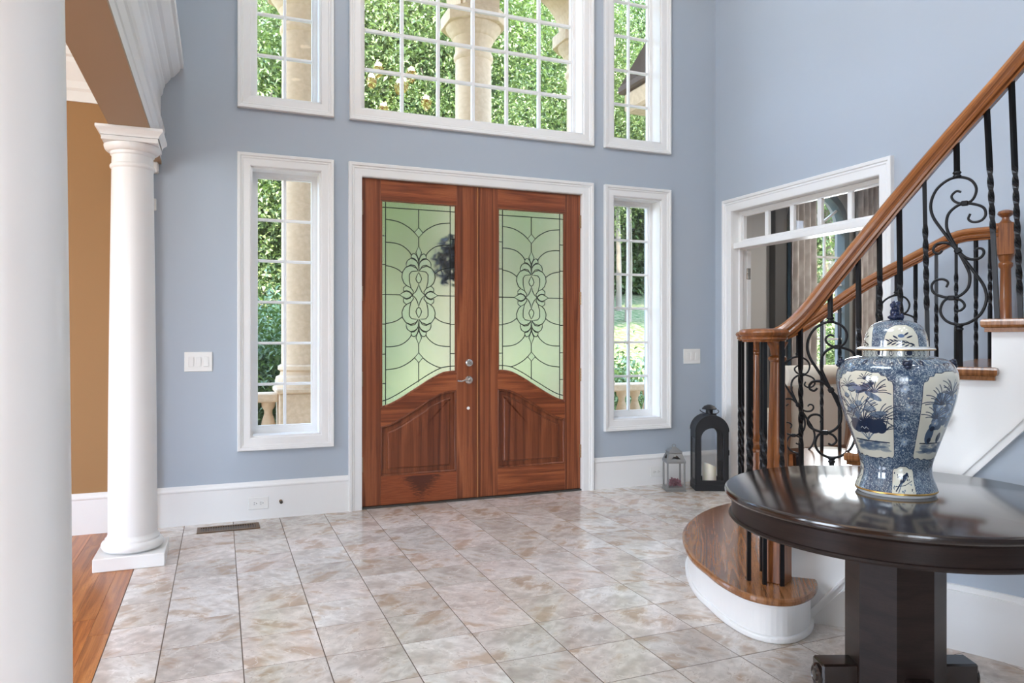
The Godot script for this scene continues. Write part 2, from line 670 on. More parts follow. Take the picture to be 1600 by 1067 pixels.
func block(st: SurfaceTool, along: String, a0: float, a1: float, y0: float, y1: float, t0: float, t1: float) -> void:
	if along == "x":
		cbox(st, Vector3(a0, y0, t0), Vector3(a1, y1, t1))
	else:
		cbox(st, Vector3(t0, y0, a0), Vector3(t1, y1, a1))

const CEIL := 5.7
const SPLIT := -0.47
const GLASS_TOP := 4.873

func room_shell() -> void:
	var st := ST()
	var holes := [[0.203, 0.688, 0.581, 2.508], [3.134, 3.619, 0.581, 2.508], [0.986, 2.836, -1.0, 2.499],
		[0.203, 0.688, 3.004, 4.925], [3.134, 3.619, 3.004, 4.925], [0.982, 2.848, 3.004, 4.925]]
	wall_cells(st, "x", SPLIT, WALL_R + 0.15, 0.0, 7.4, holes, -0.24, 0.0)  # carried above the ceiling to keep sun off the porch columns
	solid("wall_front", "blue-grey painted wall holding the front doors and tall windows", "wall", st, M.blue, "", "structure")
	st = ST()
	cbox(st, Vector3(-4.6, 0, -0.24), Vector3(SPLIT, 7.4, 0))  # raised as high as the front wall to block sun over the dining roof
	solid("wall_dining_front", "golden brown painted wall seen between the white columns", "wall", st, M.brown, "", "structure")
	st = ST()
	wall_cells(st, "z", 0.0, 9.0, 0.0, CEIL, [[0.23, 1.805, -1.0, 2.41]], WALL_R, WALL_R + 0.15)
	solid("wall_right", "pale blue-grey painted wall behind the curved staircase", "wall", st, M.blue, "", "structure")
	st = ST()
	wall_cells(st, "x", -4.75, WALL_R + 0.15, 0.0, CEIL, [[-3.65, -2.4, 0.3, 2.9], [-2.2, -0.95, 0.3, 2.9]], 9.0, 9.2)
	solid("wall_rear", "blue-grey rear wall of the hall and dining room with two tall windows", "wall", st, M.blue, "", "structure")
	for k in 2:
		var w := setting("window_%d" % (10 + k), ["tall rear dining room window, left of the pair", "tall rear dining room window, right of the pair"][k], "window")
		var x0: float = -3.65 + 1.45 * k
		for x in [x0, x0 + 0.595, x0 + 1.19]:
			boxpart("mullion", Vector3(x, 0.3, 9.02), Vector3(x + 0.06, 2.9, 9.1), M.white, w)
		for y in [0.3, 0.94, 1.57, 2.2, 2.84]:
			boxpart("muntin", Vector3(x0, y, 9.025), Vector3(x0 + 1.25, y + 0.06, 9.095), M.white, w)
		boxpart("pane", Vector3(x0, 0.3, 9.058), Vector3(x0 + 1.25, 2.9, 9.062), M.pane, w)
	st = ST()
	cbox(st, Vector3(-9.0, 3.6, 9.2), Vector3(WALL_R + 1.0, 3.8, 14.0))  # unseen slab added to keep direct sun out of the rear windows
	solid("ceiling_sun_block", "pale roof slab added behind the house to block sun from the rear windows", "ceiling", st, M.ceiling, "", "structure")
	st = ST()
	wall_cells(st, "z", -0.24, 9.2, 0.0, 3.4, [[1.8, 4.6, 0.7, 2.7]], -4.75, -4.6)
	solid("wall_left", "golden brown far wall of the dining room with a wide window", "wall", st, M.brown, "", "structure")
	# the hall's upper left wall stands on the beam
	st = ST()
	wall_cells(st, "z", 0.0, 9.0, 3.15, CEIL, [[2.4, 4.8, 4.05, 5.25]], -0.56, -0.38)  # opening added so that fill light reaches the right wall
	solid("wall_upper_left", "blue-grey upper wall standing on the white beam over the columns", "wall", st, M.blue, "", "structure")
	st = ST()
	cbox(st, Vector3(-2.2, CEIL, -0.24), Vector3(WALL_R + 0.15, CEIL + 0.2, 9.2))  # left overhang added as an eave against sun through the clerestory
	solid("ceiling", "white ceiling high above the entrance hall", "ceiling", st, M.ceiling, "", "structure")
	st = ST()
	cbox(st, Vector3(-4.75, 3.15, -0.24), Vector3(-0.56, 3.4, 9.2))
	solid("ceiling_dining", "white ceiling of the dining room beyond the columns", "ceiling", st, M.ceiling, "", "structure")
	var cl := setting("window_7", "unseen clerestory window added high in the upper left wall to brighten the right wall", "window")  # added window, there to brighten the right wall
	for z in [2.4, 3.18, 3.96, 4.74]:
		boxpart("mullion", Vector3(-0.5, 4.05, z), Vector3(-0.44, 5.25, z + 0.06), M.white, cl)
	for y in [4.05, 4.62, 5.19]:
		boxpart("muntin", Vector3(-0.495, y, 2.4), Vector3(-0.445, y + 0.06, 4.8), M.white, cl)
	boxpart("pane", Vector3(-0.472, 4.05, 2.4), Vector3(-0.468, 5.25, 4.8), M.pane, cl)
	# baseboards
	baseboard("baseboard_front_left", "white baseboard left of the front doors", Vector3(SPLIT, 0, 0), Vector3(0.894, 0, 0), Vector3(0, 0, 1))
	baseboard("baseboard_front_right", "white baseboard right of the front doors behind the lanterns", Vector3(2.947, 0, 0), Vector3(WALL_R, 0, 0), Vector3(0, 0, 1))
	baseboard("baseboard_dining", "white baseboard below the golden brown wall", Vector3(-4.6, 0, 0), Vector3(SPLIT, 0, 0), Vector3(0, 0, 1))
	baseboard("baseboard_right", "short white baseboard in the corner beside the study opening", Vector3(WALL_R, 0, 0.02), Vector3(WALL_R, 0, 0.13), Vector3(-1, 0, 0))
	# crown in the dining room
	st = ST()
	var prof := [Vector2(0.0, 2.834), Vector2(0.012, 2.834), Vector2(0.016, 2.90), Vector2(0.03, 2.915), Vector2(0.035, 2.96), Vector2(0.06, 3.0), Vector2(0.095, 3.06), Vector2(0.105, 3.09), Vector2(0.13, 3.10), Vector2(0.135, 3.15), Vector2(0.0, 3.15)]
	extrude_x(st, prof, -4.6, -0.575)
	solid("trim_1", "white crown moulding over the golden brown wall", "moulding", st, M.white, "", "structure")

# profile points (out from z = 0, y) drawn along x
func extrude_x(st: SurfaceTool, prof: Array, x0: float, x1: float) -> void:
	prism(st, V2(prof), x0, x1, 0.0, Transform3D(Vector3(0, 0, 1), Vector3(0, 1, 0), Vector3(1, 0, 0), Vector3.ZERO))

func baseboard(called: String, label: String, a: Vector3, b: Vector3, out: Vector3) -> void:
	var st := ST()
	var prof := V2([[0.0, 0.0], [0.019, 0.0], [0.019, 0.225], [0.024, 0.232], [0.024, 0.240], [0.016, 0.252], [0.009, 0.268], [0.0, 0.268]])
	prism(st, prof, 0.0, (b - a).length(), 0.0, Transform3D(out, Vector3.UP, (b - a).normalized(), a))
	solid(called, label, "baseboard", st, M.white, "", "structure")

# ------------------------------------------------------------------ windows

# four mitred lengths of moulded casing round an opening in the (x, y) plane of T
func casing(parent: Node, x0: float, y0: float, x1: float, y1: float, w: float, T: Transform3D, bottom := true) -> void:
	var prof := [[0.0, 0.0], [0.0, 0.016], [0.006, 0.019], [w * 0.55, 0.021], [w * 0.62, 0.026], [w * 0.72, 0.026], [w * 0.78, 0.034], [w - 0.004, 0.036], [w, 0.032], [w, 0.0]]
	var cs := [Vector2(x0, y0), Vector2(x1, y0), Vector2(x1, y1), Vector2(x0, y1)]
	var dirs := [Vector2(-1, -1), Vector2(1, -1), Vector2(1, 1), Vector2(-1, 1)]
	if not bottom:
		dirs[0] = Vector2(-1, 0)
		dirs[1] = Vector2(1, 0)
	for k in 4:
		if k == 0 and not bottom:
			continue
		var j := (k + 1) % 4
		var st := ST()
		var mid: Vector2 = (cs[k] + cs[j]) * 0.5
		var outn: Vector2 = mid - Vector2((x0 + x1) * 0.5, (y0 + y1) * 0.5)
		for i in prof.size() - 1:
			var f := []
			for q in [[k, i], [j, i], [j, i + 1], [k, i + 1]]:
				var p: Vector2 = cs[q[0]] + dirs[q[0]] * prof[q[1]][0]
				f.append(T * Vector3(p.x, p.y, prof[q[1]][1]))
			var dz: float = prof[i + 1][0] - prof[i][0]
			var dw: float = prof[i + 1][1] - prof[i][1]
			var n := Vector3(outn.normalized().x * -dw, outn.normalized().y * -dw, dz)
			face(st, f, T.basis * n)
		part("casing", st, M.white, parent)

# sash with muntins and panes; glass from (gx0, gy0) to (gx1, gy1)
func sash(parent: Node, x0: float, y0: float, x1: float, y1: float, gx0: float, gy0: float, gx1: float, gy1: float, cols: int, rows: int, z: float, T: Transform3D, mw := 0.02) -> void:
	var st := ST()
	ring_prism(st, rect2(x0, y0, x1, y1), rect2(gx0 - 0.012, gy0 - 0.012, gx1 + 0.012, gy1 + 0.012), z - 0.022, z + 0.028, T)
	ring_prism(st, rect2(gx0 - 0.013, gy0 - 0.013, gx1 + 0.013, gy1 + 0.013), rect2(gx0, gy0, gx1, gy1), z - 0.018, z + 0.016, T)
	part("sash_frame", st, M.white, parent)
	for c in range(1, cols):
		var x := lerpf(gx0, gx1, float(c) / cols)
		var s2 := ST()
		cbox(s2, Vector3(x - mw * 0.5, gy0, z - 0.016), Vector3(x + mw * 0.5, gy1, z + 0.018), 0.004, T)
		part("muntin", s2, M.white, parent)
	for r in range(1, rows):
		var y := lerpf(gy0, gy1, float(r) / rows)
		var s2 := ST()
		cbox(s2, Vector3(gx0, y - mw * 0.5, z - 0.015), Vector3(gx1, y + mw * 0.5, z + 0.017), 0.004, T)
		part("muntin", s2, M.white, parent)
	var dx := (gx1 - gx0) / cols
	var dy := (gy1 - gy0) / rows
	var b := BoxMesh.new()
	b.size = Vector3(dx, dy, 0.003)
	for c in cols:
		for r in rows:
			var o := put("pane", b, M.pane, parent)
			o.transform = T * Transform3D(Basis(), Vector3(gx0 + dx * (c + 0.5), gy0 + dy * (r + 0.5), z))

func jambs(parent: Node, x0: float, y0: float, x1: float, y1: float, depth: float, T: Transform3D, bottom := true) -> void:
	var t := 0.012
	for k in [[x0, y0, x0 + t, y1], [x1 - t, y0, x1, y1], [x0, y1 - t, x1, y1], [x0, y0, x1, y0 + t]]:
		if not bottom and k[3] == y0 + t:
			continue
		var st := ST()
		cbox(st, Vector3(k[0], k[1], -depth), Vector3(k[2], k[3], 0.003), 0.0, T)
		part("jamb", st, M.white, parent)

func front_windows() -> void:
	var low := [[0.203, "tall narrow window left of the front doors, a stone column outside", 1], [3.134, "tall narrow window right of the front doors, lawn and tree trunk outside", 2]]
	var I := Transform3D()
	for w in low:
		var n := setting("window_%d" % w[2], w[1], "window")
		var x: float = w[0]
		casing(n, x, 0.581, x + 0.485, 2.508, 0.09, I)
		jambs(n, x, 0.581, x + 0.485, 2.508, 0.2, I)
		sash(n, x + 0.012, 0.593, x + 0.473, 2.496, x + 0.053, 0.648, x + 0.432, 2.456, 2, 6, -0.15, I)
	var up := [[0.203, "upper narrow window above the left side window", 3], [3.134, "upper narrow window above the right side window", 5]]
	for w in up:
		var n := setting("window_%d" % w[2], w[1], "window")
		var x: float = w[0]
		casing(n, x, 3.004, x + 0.485, 4.925, 0.09, I)
		jambs(n, x, 3.004, x + 0.485, 4.925, 0.2, I)
		sash(n, x + 0.012, 3.016, x + 0.473, 4.913, x + 0.05, 3.055, x + 0.435, GLASS_TOP, 2, 6, -0.15, I)
	var c := setting("window_4", "wide upper window of many panes above the front doors", "window")
	casing(c, 0.982, 3.004, 2.848, 4.925, 0.09, I)
	jambs(c, 0.982, 3.004, 2.848, 4.925, 0.2, I)
	sash(c, 0.994, 3.016, 2.836, 4.913, 1.032, 3.055, 2.798, GLASS_TOP, 6, 6, -0.15, I, 0.026)

# ------------------------------------------------------------------ front doors

const MIRROR_X := 3.822

func front_doors() -> void:
	var I := Transform3D()
	var fr := setting("trim_2", "white casing and jamb round the double front doors", "door frame")
	casing(fr, 0.986, 0.0, 2.836, 2.499, 0.1, I, false)
	for k in [[0.974, 0.0, 0.988, 2.51], [2.834, 0.0, 2.848, 2.51], [0.974, 2.497, 2.848, 2.511]]:
		boxpart("jamb", Vector3(k[0], k[1], -0.2), Vector3(k[2], k[3], 0.004), M.white, fr)
	boxpart("threshold", Vector3(0.986, -0.02, -0.24), Vector3(2.836, 0.012, 0.0), M.slot, fr)
	for k in 2:
		var T := I if k == 0 else Transform3D(Basis(Vector3(-1, 0, 0), Vector3.UP, Vector3.BACK), Vector3(MIRROR_X, 0, 0))
		var d := setting("door_%d" % (k + 1), ["left mahogany front door leaf with leaded glass and lever handle", "right mahogany front door leaf with leaded glass and no handle"][k], "door")
		door_leaf(d, T, k == 0)

func mapped(path: Array, z: float, T: Transform3D) -> Array:
	var r := []
	for q in path:
		r.append(T * Vector3(q.x, q.y, z))
	return r

func door_leaf(d: Node3D, T: Transform3D, left: bool) -> void:
	var z0 := -0.066
	var z1 := -0.02
	var wave := curve2(pts([1.134, 0.756, 1.20, 0.772, 1.282, 0.812, 1.36, 0.858, 1.433, 0.902, 1.52, 0.955, 1.614, 1.002, 1.68, 1.016, 1.737, 1.019]), 4)
	var low := curve2(pts([1.134, 0.613, 1.20, 0.630, 1.282, 0.668, 1.36, 0.714, 1.433, 0.758, 1.52, 0.811, 1.614, 0.857, 1.68, 0.872, 1.737, 0.875]), 4)
	var lowr := low.duplicate()
	lowr.reverse()
	var st := ST()
	prism(st, rect2(0.990, 0.016, 1.134, 2.495), z0, z1, 0.003, T)
	part("stile", st, M.door_v, d)
	st = ST()
	prism(st, rect2(1.737, 0.016, 1.9095, 2.495), z0, z1, 0.003, T)
	part("stile", st, M.door_v, d)
	st = ST()
	prism(st, rect2(1.134, 2.337, 1.737, 2.495), z0, z1, 0.002, T)
	part("rail", st, M.door_h, d)
	st = ST()
	prism(st, V2(wave + lowr), z0, z1, 0.002, T)
	part("rail", st, M.door_h, d)
	st = ST()
	prism(st, rect2(1.134, 0.016, 1.737, 0.235), z0, z1, 0.002, T)
	var kick := part("rail", st, kick_material() if left else M.door_h, d)
	if left:
		kick.set_meta("label", "bottom rail with a dark worn patch")
	# moulded panel: flat ground, sticking round it and a raised field
	var edge := V2([Vector2(1.737, 0.235), Vector2(1.134, 0.235)] + low)
	st = ST()
	prism(st, edge, z0 + 0.01, z1 - 0.018, 0.0, T)
	var pan := part("panel", st, M.door_p, d)
	var field := offset_in(edge, 0.05)
	st = ST()
	prism(st, field, z1 - 0.018, z1 - 0.003, 0.014, T, true)
	part("raised_field", st, M.door_p, pan)
	st = ST()
	bead(st, edge, 0.012, z1 - 0.012, T)
	part("moulding", st, M.door_p, pan)
	# leaded glass
	var gl := V2([Vector2(1.737, 2.337), Vector2(1.134, 2.337)] + wave)
	st = ST()
	prism(st, gl, -0.046, -0.040, 0.0, T)
	var glass := part("glass", st, M.obscure, d)
	glass.set_meta("label", "textured obscure glass with lead lines and a bevelled cluster")
	st = ST()
	bead(st, gl, 0.009, z1 - 0.008, T)
	part("glazing_bead", st, M.door_v, d)
	cames(glass, T, wave)
	# hinges
	for y in [2.272, 1.624, 0.979, 0.334]:
		st = ST()
		for k in 5:
			var a := T * Vector3(0.988, y - 0.055 + 0.022 * k, -0.012)
			var b := T * Vector3(0.988, y - 0.055 + 0.022 * k + 0.0205, -0.012)
			sweep(st, [a, b], circle2(0.008, 10))
		cbox(st, Vector3(0.990, y - 0.055, -0.021), Vector3(1.0, y + 0.055, -0.0175), 0.0, T)
		part("hinge", st, M.hinge, d)
	if left:
		boxpart("astragal", Vector3(1.9095, 0.016, -0.05), Vector3(1.9125, 2.495, -0.012), M.door_edge, d, 0.001)
		st = ST()
		var S := Transform3D(Basis(Vector3.RIGHT, PI / 2), Vector3(1.839, 1.091, -0.02))
		lathe_t(st, [Vector2(0.033, 0), Vector2(0.033, 0.008), Vector2(0.028, 0.016), Vector2(0.022, 0.018), Vector2(0.0, 0.018)], 28, S)
		var bolt := part("deadbolt", st, M.chrome, d)
		st = ST()
		cbox(st, Vector3(-0.019, -0.006, 0.017), Vector3(0.019, 0.006, 0.032), 0.003, Transform3D(Basis(Vector3.BACK, -0.7), Vector3(1.839, 1.091, -0.02)))
		part("thumb_turn", st, M.chrome, bolt)
		st = ST()
		S = Transform3D(Basis(Vector3.RIGHT, PI / 2), Vector3(1.839, 0.954, -0.02))
		lathe_t(st, [Vector2(0.034, 0), Vector2(0.034, 0.007), Vector2(0.028, 0.014), Vector2(0.014, 0.018), Vector2(0.013, 0.05), Vector2(0.0, 0.052)], 28, S)
		var rose := part("door_handle", st, M.chrome, d)
		st = ST()
		var lev := []
		for q in curve2(pts([1.845, 0.954, 1.80, 0.957, 1.765, 0.948, 1.73, 0.953]), 5):
			lev.append(Vector3(q.x, q.y, 0.022))
		sweep(st, lev, circle2(0.008, 10), Vector3.BACK)
		part("lever", st, M.chrome, rose)
		st = ST()
		S = Transform3D(Basis(Vector3.RIGHT, PI / 2), Vector3(1.834, 0.73, -0.02))
		lathe_t(st, [Vector2(0.013, 0), Vector2(0.012, 0.004), Vector2(0.0, 0.006)], 16, S)
		part("cover_button", st, M.plate, d)

func kick_material() -> StandardMaterial3D:
	var w := 256
	var h := 96
	var im := Image.create(w, h, false, Image.FORMAT_RGB8)
	var n := noise(FastNoiseLite.TYPE_SIMPLEX, 0.05, 5, 4)
	for y in h:
		for x in w:
			var g := n.get_noise_2d(x * 0.25, y * 4.0) * 0.5 + 0.5
			var c := rgb(136, 72, 42).lerp(rgb(170, 100, 62), g)
			# a worn patch where the finish has gone dark: wide at the top, pointed below
			var fx := absf(x - w * 0.52 + n.get_noise_2d(y * 3.0, x * 0.6) * 22.0) / (w * 0.26)
			var fy := float(y) / h
			var d := 1.0 - fx - maxf(0.0, fy - 0.12) * 1.15 + n.get_noise_2d(x * 0.5, y * 6.0) * 0.35
			if fy > 0.05:
				c = c.lerp(rgb(82, 44, 32), clampf(d * 2.2, 0.0, 0.8))
			im.set_pixel(x, y, c)
	var m := mat(Color(0.92, 0.86, 0.84), 0.35)
	m.albedo_texture = tex(im)
	m.uv1_triplanar = true
	m.texture_repeat = true
	# one copy of the picture lies over the rail: x 1.134 to 1.737, y 0.016 to 0.235
	m.uv1_scale = Vector3(1.0 / 0.603, 1.0 / 0.219, 1.0)
	m.uv1_offset = Vector3(-1.134 / 0.603, -0.235 / 0.219, 0)
	return m

func lathe_t(st: SurfaceTool, prof: Array, seg: int, T: Transform3D) -> void:
	for i in prof.size() - 1:
		var a: Vector2 = prof[i]
		var b: Vector2 = prof[i + 1]
		st.set_smooth_group(i)
		for s in seg:
			var d0 := Vector3(sin(TAU * s / seg), 0, cos(TAU * s / seg))
			var d1 := Vector3(sin(TAU * (s + 1) / seg), 0, cos(TAU * (s + 1) / seg))
			var q := [T * (d0 * a.x + Vector3.UP * a.y), T * (d1 * a.x + Vector3.UP * a.y), T * (d1 * b.x + Vector3.UP * b.y), T * (d0 * b.x + Vector3.UP * b.y)]
			if b.x < 1e-5:
				q.remove_at(3)
			face(st, q, T.basis * ((d0 + d1) * 0.5 * (b.y - a.y) - Vector3.UP * (b.x - a.x)))
	st.set_smooth_group(-1)

func offset_in(p: PackedVector2Array, d: float) -> PackedVector2Array:
	var best := PackedVector2Array()
	for q in Geometry2D.offset_polygon(p, -d, Geometry2D.JOIN_MITER):
		if q.size() > best.size():
			best = q
	return best

# a rounded bead that runs inside an outline
func bead(st: SurfaceTool, outline: PackedVector2Array, r: float, z: float, T: Transform3D) -> void:
	var path := mapped(Array(offset_in(outline, r * 0.6)), z, T)
	sweep(st, path, circle2(r, 8), T.basis.z, true, true)

func cames(glass: Node, T: Transform3D, wave: Array) -> void:
	var C := Vector2(1.434, 1.621)
	var z := -0.0375
	var st := ST()
	var bar := [Vector2(-0.0036, -0.0016), Vector2(0.0036, -0.0016), Vector2(0.0026, 0.0024), Vector2(-0.0026, 0.0024)]
	var lines := []
	# border of the panel
	lines.append([Vector2(1.175, 2.337), Vector2(1.175, 0.77)])
	lines.append([Vector2(1.689, 2.337), Vector2(1.689, 1.017)])
	lines.append([Vector2(1.134, 2.287), Vector2(1.737, 2.287)])
	var rim := []
	for q in wave:
		rim.append(q + Vector2(-0.01, 0.047))
	rim[0].x = 1.134
	lines.append(rim)
	for y in [2.07, 1.85, 1.395, 1.165, 0.94]:
		lines.append([Vector2(1.134, y), Vector2(1.175, y)])
		if y > 1.05:
			lines.append([Vector2(1.689, y), Vector2(1.737, y)])
	lines.append([Vector2(C.x, 2.287), Vector2(C.x, 2.145)])
	lines.append([Vector2(C.x, 2.069), Vector2(C.x, 1.997)])
	lines.append([Vector2(C.x, 1.245), Vector2(C.x, 1.175)])
	lines.append([Vector2(C.x, 1.099), Vector2(C.x, 0.945)])
	lines.append([Vector2(1.134, C.y), Vector2(C.x - 0.150, C.y)])
	lines.append([Vector2(C.x + 0.150, C.y), Vector2(1.737, C.y)])
	var arcs := [[0.033, 0.486, 0.08, 0.524, 0.16, 0.562, 0.257, 0.576], [0.055, 0.305, 0.081, 0.343, 0.133, 0.381, 0.194, 0.397, 0.257, 0.40], [0.131, 0.171, 0.168, 0.197, 0.211, 0.213, 0.257, 0.222]]
	for a in arcs:
		for sx in [-1.0, 1.0]:
			for sy in [-1.0, 1.0]:
				var l := []
				for q in curve2(pts(a), 5):
					var p: Vector2 = C + Vector2(q.x * sx, q.y * sy)
					if p.y < table_wave(rim, p.x):
						continue
					l.append(p)
				lines.append(l)
	for l in lines:
		sweep(st, mapped(l, z, T), bar, T.basis.z, false, false)
	# closed pieces of the bevelled cluster, in picture pixels about the middle
	var k := Vector2(8.7e-4, 8.36e-4)
	var mid := [[327, 90, 353, 150, 327, 212, 301, 150], [327, 335, 345, 368, 353, 395, 342, 423, 327, 433, 312, 423, 301, 395, 309, 368]]
	var sides := [[331, 216, 343, 185, 358, 165, 378, 160, 395, 176, 397, 200, 368, 206, 345, 228, 331, 250], [331, 258, 345, 232, 370, 214, 402, 208, 430, 228, 441, 258, 438, 286, 400, 266, 362, 272, 332, 312],
		[331, 322, 355, 290, 402, 274, 445, 292, 474, 335, 480, 385, 462, 435, 436, 460, 396, 484, 412, 420, 413, 355, 392, 327, 360, 323], [375, 512, 400, 478, 440, 459, 466, 482, 466, 512, 435, 506, 405, 518, 385, 540]]
	var whole := [[327, 440, 338, 480, 355, 515, 385, 545, 355, 575, 338, 610, 327, 655, 316, 610, 299, 575, 269, 545, 299, 515, 316, 480]]
	var leaf := [[388, 545, 410, 520, 440, 511, 470, 524, 502, 546, 470, 566, 440, 579, 410, 570]]
	var shapes := []
	for a in mid:
		for sy in [1.0, -1.0]:
			shapes.append([a, 1.0, sy])
	for a in sides:
		for sx in [1.0, -1.0]:
			for sy in [1.0, -1.0]:
				shapes.append([a, sx, sy])
	for a in whole:
		shapes.append([a, 1.0, 1.0])
	for a in leaf:
		for sx in [1.0, -1.0]:
			shapes.append([a, sx, 1.0])
	for s in shapes:
		var p := PackedVector2Array()
		for q in pts(s[0]):
			p.append(C + Vector2((q.x - 327.0) * k.x * s[1], (546.0 - q.y) * k.y * s[2]))
		if Geometry2D.is_polygon_clockwise(p):
			p.reverse()
		var b := ST()
		prism(b, p, -0.0399, -0.0345, 0.004, T, true)
		part("bevel", b, M.bevel, glass)
		sweep(st, mapped(Array(p), -0.0352, T), bar, T.basis.z, true, false)
	for sy in [1.0, -1.0]:
		var d := [Vector2(0, 0.038), Vector2(0.034, 0), Vector2(0, -0.038), Vector2(-0.034, 0)]
		var p := PackedVector2Array()
		for q in d:
			p.append(C + Vector2(0, 0.486 * sy) + q)
		var b := ST()
		prism(b, p, -0.0399, -0.0345, 0.005, T, true)
		part("bevel", b, M.bevel, glass)
		sweep(st, mapped(Array(p), -0.0352, T), bar, T.basis.z, true, false)
	part("lead_came", st, M.lead, glass)

func table_wave(rim: Array, x: float) -> float:
	for i in rim.size() - 1:
		if x <= rim[i + 1].x:
			return lerpf(rim[i].y, rim[i + 1].y, clampf((x - rim[i].x) / maxf(1e-5, rim[i + 1].x - rim[i].x), 0.0, 1.0))
	return rim[-1].y

# ------------------------------------------------------------------ opening to the study

func study_opening() -> void:
	# local x = z of the room, local z = towards the hall
	var T := Transform3D(Vector3(0, 0, 1), Vector3.UP, Vector3(-1, 0, 0), Vector3(WALL_R, 0, 0))
	var n := setting("trim_3", "white cased opening to the study with a five-pane transom", "cased opening")
	casing(n, 0.24, 0.0, 1.795, 2.405, 0.108, T, false)
	jambs(n, 0.23, 0.0, 1.805, 2.42, 0.155, T, false)
	var st := ST()
	cbox(st, Vector3(0.24, 2.075, -0.14), Vector3(1.797, 2.125, -0.01), 0.004, T)
	cbox(st, Vector3(0.24, 2.118, -0.13), Vector3(1.797, 2.135, -0.035), 0.003, T)
	part("transom_bar", st, M.white, n)
	sash(n, 0.242, 2.125, 1.795, 2.405, 0.29, 2.157, 1.745, 2.361, 5, 1, -0.095, T, 0.042)
	st = ST()
	cbox(st, Vector3(0.242, 0.0, -0.10), Vector3(0.262, 2.075, -0.06), 0.003, T)
	part("door_stop", st, M.white, n)
	# one leaf of the study doors, folded back flat against the study side of the wall
	var d := thing("study_door", "white study door folded back inside the cased opening", "door", Vector3(4.362, 0, 0.245))
	boxpart("leaf", Vector3(0, 0.012, -0.76), Vector3(0.042, 2.06, 0), M.white, d, 0.002)
	for y in [1.86, 1.1, 0.3]:
		var s2 := ST()
		cbox(s2, Vector3(0.004, y - 0.05, 0.0), Vector3(0.036, y + 0.05, 0.003), 0.001)
		cbox(s2, Vector3(-0.012, y - 0.05, 0.0), Vector3(-0.001, y + 0.05, 0.011), 0.004)
		part("hinge", s2, M.chrome, d)

# ------------------------------------------------------------------ floors

const TILE := 0.3115

func floors() -> void:
	var fl := setting("floor", "polished beige marble tile floor of the entrance hall", "floor")
	boxpart("grout", Vector3(-0.446, -0.12, -0.02), Vector3(WALL_R + 0.02, -0.0010, 9.0), M.grout, fl)
	var variants := []
	var g := 0.0018
	for k in 30:
		variants.append(tile_mesh(TILE - g * 2.0, TILE - g * 2.0, Vector2(rng.randf(), rng.randf()), k % 4))
	var far := ST()
	var x_first := 0.085 - TILE * 2.0
	var z_first := 2.16 - TILE * 7.0
	for i in 16:
		for j in 30:
			var x0 := maxf(x_first + TILE * i, -0.446)
			var x1 := minf(x_first + TILE * (i + 1), WALL_R)
			var z0 := maxf(z_first + TILE * j, -0.018)
			var z1 := minf(z_first + TILE * (j + 1), 9.0)
			if x1 - x0 < 0.02 or z1 - z0 < 0.01:
				continue
			var whole := absf(x1 - x0 - TILE) < 1e-3 and absf(z1 - z0 - TILE) < 1e-3
			if j >= 13 or i >= 15:
				cbox(far, Vector3(x0 + g, -0.012, z0 + g), Vector3(x1 - g, 0, z1 - g))
				continue
			var mesh: ArrayMesh = variants[rng.randi() % 30] if whole else tile_mesh(x1 - x0 - g * 2.0, z1 - z0 - g * 2.0, Vector2(rng.randf(), rng.randf()), rng.randi() % 4)
			var o := put("tile", mesh, M.tile[rng.randi() % 4], fl, Vector3((x0 + x1) * 0.5, 0, (z0 + z1) * 0.5))
			if whole and rng.randf() < 0.5:
				o.rotation.y = PI
	var rest := mat(Color(1, 1, 1), 0.2)
	rest.albedo_texture = M.tile[0].albedo_texture
	rest.uv1_triplanar = true
	rest.uv1_scale = Vector3.ONE * 0.7
	var f := part("tile_field", far, rest, fl)
	f.set_meta("kind", "stuff")
	# oak boards of the dining room
	var w := setting("floor_dining", "orange oak board floor beyond the white columns", "floor")
	boxpart("subfloor", Vector3(-4.6, -0.12, -0.02), Vector3(-0.447, -0.013, 9.0), M.grout, w)
	var bw := 0.0825
	var more := ST()
	for i in 51:
		var x1 := -0.447 - bw * i
		var x0 := maxf(x1 - bw + 0.0008, -4.6)
		var z := -0.02 - rng.randf() * 0.9
		while z < 9.0:
			var len_ := 0.7 + rng.randf() * 0.9
			var a := maxf(z, -0.02)
			var b := minf(z + len_ - 0.0008, 9.0)
			z += len_
			if b - a < 0.02:
				continue
			if i < 12 and a < 4.0:
				var st := ST()
				cbox(st, Vector3(-(x1 - x0) * 0.5, -0.012, -(b - a) * 0.5), Vector3((x1 - x0) * 0.5, 0, (b - a) * 0.5), 0.0008)
				var o := part("plank", st, plank_material(), w)
				o.position = Vector3((x0 + x1) * 0.5, 0, (a + b) * 0.5)
			else:
				cbox(more, Vector3(x0, -0.012, a), Vector3(x1, 0, b))
	var mo := part("plank_field", more, M.plank[0], w)
	mo.set_meta("kind", "stuff")

var plank_mats := []
func plank_material() -> StandardMaterial3D:
	if plank_mats.is_empty():
		for k in 16:
			var m: StandardMaterial3D = M.plank[k % 4].duplicate()
			m.uv1_scale = Vector3(2.2, 2.2, 0.8)
			m.uv1_offset = Vector3(rng.randf(), rng.randf(), rng.randf())
			plank_mats.append(m)
	return plank_mats[rng.randi() % 16]

